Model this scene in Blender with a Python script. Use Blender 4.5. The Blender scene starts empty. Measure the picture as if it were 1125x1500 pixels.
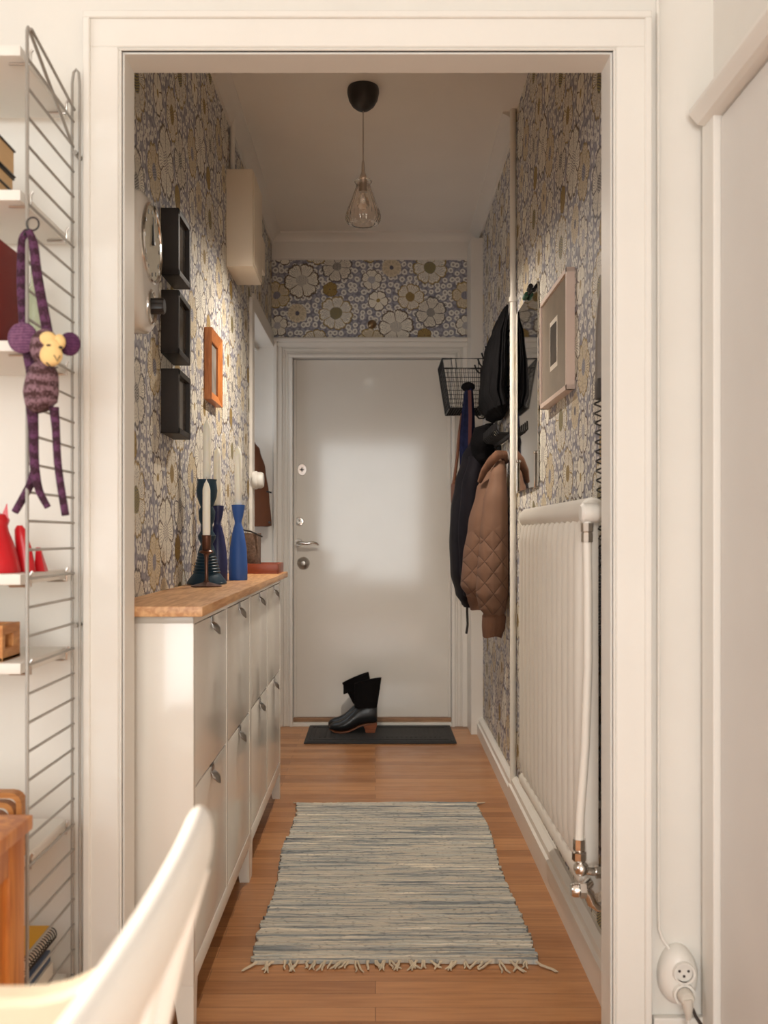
import bpy, bmesh, math, random
from mathutils import Vector, Matrix
random.seed(7)
PI = math.pi
S = bpy.context.scene
COL = S.collection
# ------------------------------------------------------------------ camera, light, exposure
F = 1424.0; CZ = 1.08
cam_d = bpy.data.cameras.new('camera'); cam = bpy.data.objects.new('camera', cam_d); COL.objects.link(cam)
cam.location = (0, 0, CZ); cam.rotation_euler = (PI/2, 0, 0)
cam_d.sensor_fit = 'HORIZONTAL'; cam_d.sensor_width = 36; cam_d.lens = F/1125*36
cam_d.shift_x = 12.5/1125; cam_d.shift_y = 35/1125
cam_d.clip_start = 0.02
cam_d.dof.use_dof = True; cam_d.dof.focus_distance = 3.2; cam_d.dof.aperture_fstop = 5.6
S.camera = cam
S.view_settings.view_transform = 'Standard'; S.view_settings.look = 'None'
S.view_settings.gamma = 1; S.view_settings.use_curve_mapping = False
S.view_settings.exposure = 0.08
w = bpy.data.worlds.new('world'); S.world = w; w.use_nodes = True
w.node_tree.nodes['Background'].inputs[0].default_value = (0.75, 0.85, 1, 1)
w.node_tree.nodes['Background'].inputs[1].default_value = 0.6

def area(name, loc, target, sx, sy, power, col):
    l = bpy.data.lights.new(name, 'AREA'); l.shape = 'RECTANGLE'; l.size = sx; l.size_y = sy
    l.energy = power; l.color = col
    o = bpy.data.objects.new(name, l); COL.objects.link(o); o.location = loc
    o.rotation_euler = (Vector(target)-Vector(loc)).to_track_quat('-Z', 'Y').to_euler()
    return o
# daylight coming in through the living room window behind the photographer
area('window_daylight', (-0.22, -3.12, 1.42), (-0.22, 2, 1.36), 1.7, 2.0, 88, (0.97, 0.985, 0.96))
# daylight through the living room's side window on the left
area('side_window_daylight', (-3.14, -0.15, 1.55), (1.0, 0.45, 1.35), 1.7, 1.4, 31, (0.95, 0.98, 1.0))
sun = bpy.data.lights.new('sun', 'SUN'); sun.energy = 7; sun.angle = math.radians(0.6); sun.color = (1, 0.86, 0.68)
so = bpy.data.objects.new('sun', sun); COL.objects.link(so)
so.rotation_euler = Vector((3.03, 0.55, -1.2)).to_track_quat('-Z', 'Y').to_euler()

# added cool fill inside the niche left of the entrance door, brightens the far hall
area('niche_fill_light', (-1.19, 5.1, 1.25), (0.5, 4.9, 1.0), .6, 1.2, 5.5, (0.84, 0.91, 1.0))

# ------------------------------------------------------------------ materials
def new_mat(name):
    m = bpy.data.materials.new(name); m.use_nodes = True
    return m, m.node_tree, m.node_tree.nodes['Principled BSDF']
def srgb(r, g, b):
    f = lambda c: (c/255/12.92) if c/255 <= .04045 else ((c/255+.055)/1.055)**2.4
    return (f(r), f(g), f(b), 1)
def mat(name, col, rough=.5, metal=0, var=.06, vscale=6, bump=0, bscale=60, coat=0, stretch=None, **kw):
    m, nt, b = new_mat(name)
    c = col if len(col) == 4 else (*col, 1)
    b.inputs['Roughness'].default_value = rough; b.inputs['Metallic'].default_value = metal
    if coat: b.inputs['Coat Weight'].default_value = coat; b.inputs['Coat Roughness'].default_value = .08
    tc = nt.nodes.new('ShaderNodeTexCoord'); mp = nt.nodes.new('ShaderNodeMapping')
    nt.links.new(tc.outputs['Object'], mp.inputs[0])
    if stretch: mp.inputs['Scale'].default_value = stretch
    n = nt.nodes.new('ShaderNodeTexNoise'); n.inputs['Scale'].default_value = vscale; n.inputs['Detail'].default_value = 5
    nt.links.new(mp.outputs[0], n.inputs[0])
    r = nt.nodes.new('ShaderNodeValToRGB')
    r.color_ramp.elements[0].position = .3; r.color_ramp.elements[1].position = .7
    r.color_ramp.elements[0].color = (c[0]*(1-var), c[1]*(1-var), c[2]*(1-var), 1)
    r.color_ramp.elements[1].color = (min(1, c[0]*(1+var)), min(1, c[1]*(1+var)), min(1, c[2]*(1+var)), 1)
    nt.links.new(n.outputs[0], r.inputs[0]); nt.links.new(r.outputs[0], b.inputs['Base Color'])
    if bump:
        n2 = nt.nodes.new('ShaderNodeTexNoise'); n2.inputs['Scale'].default_value = bscale; n2.inputs['Detail'].default_value = 4
        nt.links.new(mp.outputs[0], n2.inputs[0])
        bp = nt.nodes.new('ShaderNodeBump'); bp.inputs['Strength'].default_value = bump; bp.inputs['Distance'].default_value = .004
        nt.links.new(n2.outputs[0], bp.inputs['Height']); nt.links.new(bp.outputs[0], b.inputs['Normal'])
    return m

class E:                                     # tiny expression helper over math nodes
    nt = None
    def __init__(s, sock): s.s = sock
    @staticmethod
    def m(op, *a):
        n = E.nt.nodes.new('ShaderNodeMath'); n.operation = op
        for i, x in enumerate(a):
            if isinstance(x, E): E.nt.links.new(x.s, n.inputs[i])
            else: n.inputs[i].default_value = x
        return E(n.outputs[0])
    def __add__(s, o): return E.m('ADD', s, o)
    def __sub__(s, o): return E.m('SUBTRACT', s, o)
    def __mul__(s, o): return E.m('MULTIPLY', s, o)
    def __truediv__(s, o): return E.m('DIVIDE', s, o)
    def lt(s, o): return E.m('LESS_THAN', s, o)
    def gt(s, o): return E.m('GREATER_THAN', s, o)
def sstep(x, a, b):
    n = E.nt.nodes.new('ShaderNodeMapRange'); n.interpolation_type = 'SMOOTHSTEP'
    E.nt.links.new(x.s, n.inputs[0]); n.inputs[1].default_value = a; n.inputs[2].default_value = b
    return E(n.outputs[0])
def cmix(fac, a, b):
    n = E.nt.nodes.new('ShaderNodeMix'); n.data_type = 'RGBA'
    if isinstance(fac, E): E.nt.links.new(fac.s, n.inputs[0])
    else: n.inputs[0].default_value = fac
    for i, x in ((6, a), (7, b)):
        if isinstance(x, tuple): n.inputs[i].default_value = x
        else: E.nt.links.new(x, n.inputs[i])
    return n.outputs[2]

TW, TH = .535, .52
def flower_group():
    g = bpy.data.node_groups.new('flower', 'ShaderNodeTree')
    I = g.interface
    for nm, ty in (('Base', 'Color'), ('Petal', 'Color'), ('Line', 'Color'), ('Rim', 'Color'), ('Heart', 'Color'), ('Dot', 'Color'),
                   ('U', 'Float'), ('V', 'Float'), ('CX', 'Float'), ('CY', 'Float'), ('R', 'Float'), ('N', 'Float'), ('Rot', 'Float'),
                   ('Amp', 'Float'), ('RC', 'Float'), ('K', 'Float'), ('LineAmt', 'Float'), ('Dots', 'Float')):
        I.new_socket(nm, in_out='INPUT', socket_type='NodeSocket'+ty)
    I.new_socket('Color', in_out='OUTPUT', socket_type='NodeSocketColor')
    gi = g.nodes.new('NodeGroupInput'); go = g.nodes.new('NodeGroupOutput')
    E.nt = g
    v = lambda n: E(gi.outputs[n])
    dx = v('U')-v('CX'); dy = v('V')-v('CY')
    i = E.m('ROUND', dx/TW)
    dx = dx-i*TW; dy = dy+i*.26
    dy = dy-E.m('ROUND', dy/TH)*TH
    r = E.m('SQRT', dx*dx+dy*dy)
    th = E.m('ARCTAN2', dy, dx)
    p = E.m('ABSOLUTE', E.m('SINE', th*v('N')*.5+v('Rot')))
    Rp = v('R')*((E.m('POWER', p+.0001, .4)*v('Amp')) + 1.0 - v('Amp'))
    notch = E.m('POWER', p+.0001, 18.0)*.07        # a dent in each petal's tip
    ragged = E.m('SINE', th*v('K'))*v('LineAmt')*.035
    t = r/(Rp*(notch*(-1.0)+1.0+ragged))
    st = E.m('SINE', th*v('K'))
    ln = sstep(st, .35, .85)*sstep(t, .18, .3)*(sstep(t+E.m('SINE', th*(v('K')*.37))*.14, 1.0, .72))*v('LineAmt')
    gap = sstep(p, .16, .08)*t.gt(.35)
    rim = sstep(t, .88, .92)
    c = cmix(ln, v('Petal').s, v('Line').s)
    c = cmix(E.m('MAXIMUM', gap, rim), c, v('Rim').s)
    c = cmix(sstep(r/v('RC'), 1.08, .95), c, v('Heart').s)
    # dots: a small staggered grid inside the heart
    gx = E.m('FRACT', dx*130+.5)-.5; row = E.m('FLOOR', dx*130+.5)
    gy = E.m('FRACT', dy*130+row*.5+.5)-.5
    dd = E.m('SQRT', gx*gx+gy*gy)
    c = cmix(sstep(dd, .38, .28)*r.lt(v('RC'))*v('Dots'), c, v('Dot').s)
    c = cmix(sstep(t, .955, .975)*.8, c, (.07, .05, .045, 1))
    # small ink dots half way up the petals
    ex = E.m('SINE', th*v('N')*3.0+r*90)*E.m('SINE', r*520)
    c = cmix(sstep(ex, .55, .8)*sstep(t, .5, .56)*sstep(t, .86, .8)*v('LineAmt'), c, v('Line').s)
    out = cmix(sstep(t, 1.0, .985), v('Base').s, c)
    g.links.new(out, go.inputs[0])
    return g
FG = flower_group()
CREAM = (.82, .77, .66, 1); CREAM2 = (.76, .70, .59, 1); TAN = (.70, .60, .43, 1); GOLD = (.34, .23, .07, 1)
BROWN = (.13, .085, .05, 1); GREYL = (.10, .085, .085, 1); NAVY = (.055, .05, .08, 1); LAV = (.34, .33, .37, 1)
def wallpaper(name, axis, u0=0., v0=0.):
    m, nt, b = new_mat(name); E.nt = nt
    b.inputs['Roughness'].default_value = .6
    tc = nt.nodes.new('ShaderNodeTexCoord'); sp = nt.nodes.new('ShaderNodeSeparateXYZ')
    nz = nt.nodes.new('ShaderNodeTexNoise'); nz.inputs['Scale'].default_value = 22; nt.links.new(tc.outputs['Object'], nz.inputs[0])
    nt.links.new(tc.outputs['Object'], sp.inputs[0])
    sc = nt.nodes.new('ShaderNodeSeparateColor'); nt.links.new(nz.outputs['Color'], sc.inputs[0])
    U = E(sp.outputs['X' if axis == 'X' else 'Y']) + u0 + (E(sc.outputs[0])-.5)*.016
    V = E(sp.outputs['Z']) + v0 + (E(sc.outputs[1])-.5)*.016
    cb = nt.nodes.new('ShaderNodeCombineXYZ'); nt.links.new(U.s, cb.inputs[0]); nt.links.new(V.s, cb.inputs[1])
    # ground with small ring blossoms
    vo = nt.nodes.new('ShaderNodeTexVoronoi'); vo.voronoi_dimensions = '2D'; vo.inputs['Scale'].default_value = 26; vo.inputs['Randomness'].default_value = .55
    nt.links.new(cb.outputs[0], vo.inputs[0]); d = E(vo.outputs['Distance'])
    v2 = nt.nodes.new('ShaderNodeTexVoronoi'); v2.voronoi_dimensions = '2D'; v2.inputs['Scale'].default_value = 60
    nt.links.new(cb.outputs[0], v2.inputs[0])
    ground = cmix(sstep(E(v2.outputs['Distance']), .25, .6), LAV, (.20, .19, .225, 1))
    c = cmix(sstep(d, .45, .42), ground, (.22, .19, .19, 1))
    c = cmix(sstep(d, .42, .39), c, (.72, .69, .63, 1))
    c = cmix(sstep(d, .17, .14), c, (.18, .15, .15, 1))
    c = cmix(sstep(d, .08, .06), c, (.6, .56, .5, 1))
    k = 1/982.
    FL = [ # px, py (down), R, N, Amp, RC, K, LineAmt, petal, line, rim, heart, dot, dots
        (20, 235, 80, 5, .30, 22, 44, .7, TAN, BROWN, GOLD, LAV, NAVY, 1.),
        (355, 75, 92, 6, .32, 24, 60, .75, CREAM2, GREYL, GREYL, GREYL, CREAM, .7),
        (550, 150, 62, 5, .35, 20, 30, .45, CREAM, GREYL, BROWN, LAV, CREAM, .6),
        (160, 155, 104, 6, .30, 32, 48, .6, CREAM, GREYL, BROWN, CREAM2, NAVY, 1.),
        (765, 245, 80, 5, .30, 26, 36, .6, CREAM2, BROWN, GOLD, GOLD, BROWN, 1.),
        (585, 265, 60, 5, .28, 12, 20, .15, CREAM, BROWN, BROWN, GOLD, GOLD, 0.),
        (135, 335, 56, 9, .14, 12, 45, .8, TAN, BROWN, TAN, NAVY, LAV, .5),
        (350, 335, 100, 7, .26, 34, 70, .75, CREAM, NAVY, GOLD, NAVY, (.55, .45, .12, 1), 1.),
        (318, 203, 43, 3, .18, 4, 16, .55, GOLD, (.14, .08, .02, 1), (.2, .12, .03, 1), BROWN, GOLD, 0.),
    ]
    for q, f in enumerate(FL):
        n = nt.nodes.new('ShaderNodeGroup'); n.node_tree = FG
        nt.links.new(c, n.inputs['Base']); nt.links.new(U.s, n.inputs['U']); nt.links.new(V.s, n.inputs['V'])
        vals = dict(CX=(f[0])*k, CY=-(f[1])*k, R=f[2]*k, N=f[3], Rot=.4*q, Amp=f[4], RC=f[5]*k, K=f[6], LineAmt=f[7],
                    Petal=f[8], Line=f[9], Rim=f[10], Heart=f[11], Dot=f[12], Dots=f[13])
        for a_, b_ in vals.items(): n.inputs[a_].default_value = b_
        c = n.outputs[0]
    nt.links.new(c, b.inputs['Base Color'])
    return m

def wood(name, c1, c2, rough=.45, scale=8, stretch=(1, 12, 12), coat=0):
    m, nt, b = new_mat(name); E.nt = nt
    b.inputs['Roughness'].default_value = rough
    if coat: b.inputs['Coat Weight'].default_value = coat
    tc = nt.nodes.new('ShaderNodeTexCoord'); mp = nt.nodes.new('ShaderNodeMapping'); mp.inputs['Scale'].default_value = stretch
    nt.links.new(tc.outputs['Object'], mp.inputs[0])
    n = nt.nodes.new('ShaderNodeTexNoise'); n.inputs['Scale'].default_value = scale; n.inputs['Detail'].default_value = 8; n.inputs['Distortion'].default_value = .6
    nt.links.new(mp.outputs[0], n.inputs[0])
    nt.links.new(cmix(sstep(E(n.outputs[0]), .32, .68), c1, c2), b.inputs['Base Color'])
    return m

def floor_mat():
    m, nt, b = new_mat('oak_parquet'); E.nt = nt
    tc = nt.nodes.new('ShaderNodeTexCoord')
    br = nt.nodes.new('ShaderNodeTexBrick'); nt.links.new(tc.outputs['Object'], br.inputs[0])
    br.inputs['Scale'].default_value = 1; br.inputs['Brick Width'].default_value = 1.1; br.inputs['Row Height'].default_value = .0655
    br.inputs['Mortar Size'].default_value = .0009; br.inputs['Mortar Smooth'].default_value = .3; br.offset = .37; br.squash = 1
    br.inputs['Color1'].default_value = (0, 0, 0, 1); br.inputs['Color2'].default_value = (1, 1, 1, 1); br.inputs['Mortar'].default_value = (.5, .5, .5, 1)
    mp = nt.nodes.new('ShaderNodeMapping'); mp.inputs['Scale'].default_value = (2.2, 34, 20); nt.links.new(tc.outputs['Object'], mp.inputs[0])
    n = nt.nodes.new('ShaderNodeTexNoise'); n.inputs['Scale'].default_value = 2.5; n.inputs['Detail'].default_value = 8; nt.links.new(mp.outputs[0], n.inputs[0])
    sc = nt.nodes.new('ShaderNodeSeparateColor'); nt.links.new(br.outputs['Color'], sc.inputs[0])
    t = sstep(E(sc.outputs[0])*.45+E(n.outputs[0])*.8, .3, 1.0)
    c = cmix(t, srgb(150, 98, 58), srgb(196, 140, 92))
    c = cmix(E(br.outputs['Fac'])*.75, c, srgb(84, 50, 28))
    nt.links.new(c, b.inputs['Base Color'])
    n3 = nt.nodes.new('ShaderNodeTexNoise'); n3.inputs['Scale'].default_value = 9; nt.links.new(tc.outputs['Object'], n3.inputs[0])
    nt.links.new((E(n3.outputs[0])*.18+.24).s, b.inputs['Roughness'])
    bp = nt.nodes.new('ShaderNodeBump'); bp.inputs['Strength'].default_value = .35; bp.inputs['Distance'].default_value = .001
    nt.links.new((E(n.outputs[0])*.3-E(br.outputs['Fac'])).s, bp.inputs['Height']); nt.links.new(bp.outputs[0], b.inputs['Normal'])
    return m

def rug_mat():
    m, nt, b = new_mat('rag_weave'); E.nt = nt
    b.inputs['Roughness'].default_value = .95
    tc = nt.nodes.new('ShaderNodeTexCoord')
    def noise(sx, sy, s, det=3):
        mp = nt.nodes.new('ShaderNodeMapping'); mp.inputs['Scale'].default_value = (sx, sy, 1); nt.links.new(tc.outputs['Object'], mp.inputs[0])
        n = nt.nodes.new('ShaderNodeTexNoise'); n.inputs['Scale'].default_value = s; n.inputs['Detail'].default_value = det; nt.links.new(mp.outputs[0], n.inputs[0]); return n
    n1 = noise(1.3, 75, 1, 3); n2 = noise(3.5, 150, 1, 2); n3 = noise(60, 130, 1, 2); n4 = noise(.5, 22, 1, 2)
    t = E(n1.outputs[0])*.62+E(n2.outputs[0])*.28+E(n4.outputs[0])*.3-.1
    r = nt.nodes.new('ShaderNodeValToRGB'); cr = r.color_ramp
    stops = [(.30, (84, 88, 94)), (.43, (140, 144, 144)), (.47, (172, 170, 162)), (.52, (202, 190, 170)), (.56, (172, 176, 172)), (.61, (216, 205, 186)), (.68, (234, 224, 204)), (.74, (140, 150, 156))]
    cr.elements[0].position = stops[0][0]; cr.elements[0].color = srgb(*stops[0][1])
    cr.elements[1].position = stops[-1][0]; cr.elements[1].color = srgb(*stops[-1][1])
    for p_, c_ in stops[1:-1]:
        e = cr.elements.new(p_); e.color = srgb(*c_)
    nt.links.new(t.s, r.inputs[0])
    c = cmix(sstep(E(n3.outputs[0]), .55, .72)*.45, r.outputs[0], srgb(70, 70, 74))
    nt.links.new(c, b.inputs['Base Color'])
    wv = nt.nodes.new('ShaderNodeTexWave'); wv.bands_direction = 'Y'; wv.inputs['Scale'].default_value = 18; wv.inputs['Distortion'].default_value = 1.5
    nt.links.new(tc.outputs['Object'], wv.inputs[0])
    bp = nt.nodes.new('ShaderNodeBump'); bp.inputs['Strength'].default_value = .8; bp.inputs['Distance'].default_value = .004
    nt.links.new((E(wv.outputs['Fac'])+E(n3.outputs[0])*.8+E(n2.outputs[0])).s, bp.inputs['Height']); nt.links.new(bp.outputs[0], b.inputs['Normal'])
    return m

def knit(name, ca, cb_, scale=42):
    m, nt, b = new_mat(name); E.nt = nt
    b.inputs['Roughness'].default_value = 1
    tc = nt.nodes.new('ShaderNodeTexCoord'); sp = nt.nodes.new('ShaderNodeSeparateXYZ'); nt.links.new(tc.outputs['Object'], sp.inputs[0])
    n = nt.nodes.new('ShaderNodeTexNoise'); n.inputs['Scale'].default_value = 230; nt.links.new(tc.outputs['Object'], n.inputs[0])
    n2 = nt.nodes.new('ShaderNodeTexNoise'); n2.inputs['Scale'].default_value = 40; nt.links.new(tc.outputs['Object'], n2.inputs[0])
    s = E.m('SINE', E(sp.outputs['Z'])*2*PI*scale+E(n2.outputs[0])*5)
    t = sstep(s*.7+(E(n.outputs[0])-.5)*5.0, -.9, 1.1)
    nt.links.new(cmix(t, ca, cb_), b.inputs['Base Color'])
    bp = nt.nodes.new('ShaderNodeBump'); bp.inputs['Strength'].default_value = .7; bp.inputs['Distance'].default_value = .002
    nt.links.new(n.outputs[0], bp.inputs['Height']); nt.links.new(bp.outputs[0], b.inputs['Normal'])
    return m

def quilt_mat():
    m, nt, b = new_mat('tan_quilting'); E.nt = nt
    b.inputs['Roughness'].default_value = .75
    tc = nt.nodes.new('ShaderNodeTexCoord'); sp = nt.nodes.new('ShaderNodeSeparateXYZ'); nt.links.new(tc.outputs['Object'], sp.inputs[0])
    x = E(sp.outputs['X']); z = E(sp.outputs['Z'])*.8
    a = E.m('ABSOLUTE', E.m('SINE', (x+z)*44)); c_ = E.m('ABSOLUTE', E.m('SINE', (x-z)*44))
    q = E.m('MINIMUM', E.m('MAXIMUM', E.m('MINIMUM', a, c_), sstep(E(sp.outputs['Z']), .42, .50)), 1.0)
    nt.links.new(cmix(sstep(q, .02, .10), srgb(74, 50, 38), srgb(112, 80, 60)), b.inputs['Base Color'])
    bp = nt.nodes.new('ShaderNodeBump'); bp.inputs['Strength'].default_value = .7; bp.inputs['Distance'].default_value = .006
    nt.links.new(E.m('POWER', q+.001, .5).s, bp.inputs['Height']); nt.links.new(bp.outputs[0], b.inputs['Normal'])
    return m

M = {}
M['wall_white'] = mat('painted_wall', (.80, .77, .71), .55, var=.02, bump=.08, bscale=30)
M['trim'] = mat('trim_paint', (.83, .80, .74), .5, var=.015, bump=.05, bscale=18)
M['ceil'] = mat('ceiling_paint', (.86, .81, .74), .7, var=.03, vscale=2)
M['hall_trim'] = mat('hall_trim_paint', (.78, .73, .66), .35, var=.02, bump=.05, bscale=18)
M['door'] = mat('glossy_door_paint', (.74, .69, .62), .09, var=.015, bump=.02, bscale=4)
M['closet'] = mat('closet_door_paint', (.72, .69, .65), .35, var=.02)
M['paper_x'] = wallpaper('floral_wallpaper_end', 'X', .581, -2.646-.04*1.0)
M['paper_y'] = wallpaper('floral_wallpaper_side', 'Y', .1, .05)
M['floor'] = floor_mat()
M['rug'] = rug_mat()
M['fringe'] = mat('cotton_fringe', srgb(205, 190, 165), .95, var=.12, bump=.5, bscale=300)
M['cab'] = mat('cabinet_white', (.82, .78, .71), .22, var=.01, coat=.3)
M['oak'] = wood('oak_worktop', srgb(186, 132, 84), srgb(220, 172, 122), .4, 6, (14, 1.2, 14))
M['pine'] = wood('orange_pine', srgb(176, 100, 40), srgb(214, 140, 68), .4, 5, (12, 12, 1.2))
M['pinebox'] = wood('pale_pine', srgb(176, 112, 56), srgb(206, 146, 86), .5, 6, (2, 2, 14))
M['dullsteel'] = mat('dull_nickel', (.30, .28, .26), .3, 1, var=.1)
M['steel'] = mat('brushed_steel', (.62, .58, .54), .28, 1, var=.08)
M['chrome'] = mat('chrome', (.75, .73, .70), .12, 1, var=.05)
M['ladder'] = mat('grey_lacquer', (.36, .335, .30), .38, .25, var=.03)
M['black'] = mat('black_lacquer', (.018, .015, .014), .4, var=.1)
M['blackwood'] = mat('black_frame_paint', (.028, .022, .019), .45, var=.15, bump=.1)
M['blackmetal'] = mat('black_powder_coat', (.012, .011, .011), .45, .3, var=.1)
M['blackcloth'] = mat('black_wool', (.006, .0055, .006), .95, var=.3, vscale=30, bump=.8, bscale=120)
M['darkjacket'] = mat('dark_nylon', (.011, .009, .012), .6, var=.25, vscale=14, bump=.5, bscale=26)
M['tan'] = quilt_mat()
M['tanrib'] = mat('tan_rib_knit', srgb(108, 73, 52), .9, var=.18, bump=.8, bscale=80, stretch=(6, 6, .6))
M['leather'] = mat('brown_leather', srgb(112, 66, 40), .5, var=.15, bump=.2)
M['browncoat'] = mat('brown_suede', srgb(110, 68, 46), .85, var=.15, bump=.3)
M['bluecloth'] = mat('blue_scarf', srgb(26, 29, 52), .9, var=.4, vscale=40)
M['redstrap'] = mat('wine_strap', srgb(76, 34, 32), .8, var=.2)
M['boot'] = mat('black_leather', (.012, .013, .014), .33, var=.2, bump=.3, bscale=40)
M['bootcloth'] = mat('black_suede', (.008, .007, .007), .9, var=.2, bump=.3)
M['heel'] = wood('stacked_heel', srgb(120, 62, 32), srgb(150, 84, 48), .5, 8, (1, 1, 30))
M['rubber'] = mat('black_rubber', (.022, .021, .021), .6, var=.25, bump=.6, bscale=200)
M['candle'] = mat('candle_wax', srgb(253, 248, 234), .35, var=.02)
M['wick'] = mat('wick', srgb(220, 212, 190), .9)
M['blue'] = mat('matt_blue_paint', srgb(48, 92, 166), .55, var=.03)
M['navy'] = mat('gloss_navy', srgb(26, 34, 86), .3, var=.04)
M['teal'] = mat('dark_teal', srgb(16, 50, 68), .4, var=.06)
M['bronze'] = mat('bronze', srgb(104, 74, 62), .32, .85, var=.15)
M['rust'] = mat('rust_lacquer', srgb(140, 62, 26), .4, var=.1)
M['basket'] = mat('woven_basket', srgb(112, 92, 78), .9, var=.35, vscale=90, bump=.8, bscale=140)
M['rad'] = mat('radiator_enamel', (.80, .75, .67), .35, var=.02)
M['plastic'] = mat('white_plastic', (.82, .79, .73), .35, var=.02)
M['meter'] = mat('meter_box_enamel', (.80, .69, .54), .4, var=.02)
M['phone'] = mat('grey_plastic', srgb(120, 112, 104), .45, var=.05)
M['darkgrey'] = mat('dark_plastic', srgb(58, 50, 46), .5, var=.1)
M['clockface'] = mat('clock_face', srgb(178, 170, 150), .7, var=.03)
M['enamel'] = mat('glazed_ceramic', (.78, .74, .68), .12, var=.01, coat=.5)
M['orange'] = wood('orange_frame_wood', srgb(176, 100, 46), srgb(206, 128, 66), .4, 8, (20, 20, 2))
M['print'] = mat('faded_print', srgb(128, 118, 108), .6, var=.3, vscale=14)
M['darkprint'] = mat('dark_print', srgb(66, 58, 48), .3, var=.6, vscale=10)
M['mount'] = mat('grey_mount', srgb(160, 146, 128), .6, var=.03)
M['pinkframe'] = mat('pale_pink_wood', srgb(226, 204, 190), .5, var=.03)
M['purple'] = knit('purple_knit', srgb(58, 32, 44), srgb(98, 58, 90), 40)
M['purple_body'] = knit('striped_knit', srgb(70, 44, 44), srgb(140, 108, 118), 48)
M['ear'] = knit('mauve_knit', srgb(98, 60, 92), srgb(128, 88, 116), 200)
M['ear_dark'] = knit('plum_knit', srgb(70, 34, 66), srgb(92, 48, 84), 200)
M['felt'] = mat('cream_felt', srgb(242, 206, 142), .95, var=.04)
M['red'] = mat('red_glaze', srgb(204, 26, 36), .3, var=.08)
M['redbook'] = mat('dark_red_cloth', srgb(122, 38, 34), .7, var=.08)
M['pages'] = mat('page_edges', srgb(214, 178, 132), .8, var=.06, vscale=8, stretch=(1, 1, 90))
M['yellow'] = mat('yellow_cover', srgb(236, 176, 24), .5, var=.04)
M['bluebook'] = mat('slate_blue_cover', srgb(62, 82, 112), .5, var=.1)
M['paper'] = mat('white_paper', srgb(225, 215, 200), .7, var=.04, vscale=8, stretch=(1, 1, 60))
M['chair'] = mat('white_chair_lacquer', (.92, .91, .89), .3, var=.01)
M['cream'] = mat('cream_lacquer', (.56, .48, .37), .4, var=.02)
M['plug'] = mat('off_white_rubber', (.70, .65, .57), .5, var=.02)
M['brass'] = mat('dull_brass', srgb(150, 126, 96), .3, .9, var=.1)
M['threshold'] = wood('oak_threshold', srgb(132, 96, 66), srgb(160, 120, 86), .5, 6, (1, 14, 14))
M['green'] = mat('green_rubber', srgb(24, 74, 52), .5)
def simple_glass(name, col, rough=.0, ior=1.45):
    m, nt, b = new_mat(name)
    b.inputs['Base Color'].default_value = col; b.inputs['Roughness'].default_value = rough
    b.inputs['Transmission Weight'].default_value = 1; b.inputs['IOR'].default_value = ior
    n = nt.nodes.new('ShaderNodeTexNoise'); n.inputs['Scale'].default_value = 30
    bp = nt.nodes.new('ShaderNodeBump'); bp.inputs['Strength'].default_value = .04; nt.links.new(n.outputs[0], bp.inputs['Height']); nt.links.new(bp.outputs[0], b.inputs['Normal'])
    return m
M['glass'] = simple_glass('cut_glass', (1, .95, .9, 1))
M['greenglass'] = simple_glass('pale_green_glass', (.86, .92, .80, 1), .25)
def mirror_mat():
    m, nt, b = new_mat('dusty_mirror')
    n = nt.nodes.new('ShaderNodeTexNoise'); n.inputs['Scale'].default_value = 7; n.inputs['Detail'].default_value = 4
    E.nt = nt
    nt.links.new(cmix(E(n.outputs[0]), (.50, .49, .46, 1), (.62, .60, .56, 1)), b.inputs['Base Color'])
    b.inputs['Metallic'].default_value = 1; b.inputs['Roughness'].default_value = .03
    return m
M['mirror'] = mirror_mat()
M['door'].node_tree.nodes['Principled BSDF'].inputs['Specular IOR Level'].default_value = .36
M['blackmetal'].node_tree.nodes['Principled BSDF'].inputs['Specular IOR Level'].default_value = .2
M['blackmetal'].node_tree.nodes['Principled BSDF'].inputs['Metallic'].default_value = 0
for a_, b_ in (('Subsurface Weight', .5), ('Subsurface Radius', (.8, .7, .5)), ('Subsurface Scale', .012)): M['candle'].node_tree.nodes['Principled BSDF'].inputs[a_].default_value = b_
M['blackwood'].node_tree.nodes['Principled BSDF'].inputs['Specular IOR Level'].default_value = .25
for k_ in ('blackcloth', 'darkjacket', 'bootcloth', 'bluecloth'): M[k_].node_tree.nodes['Principled BSDF'].inputs['Specular IOR Level'].default_value = .08

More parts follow.
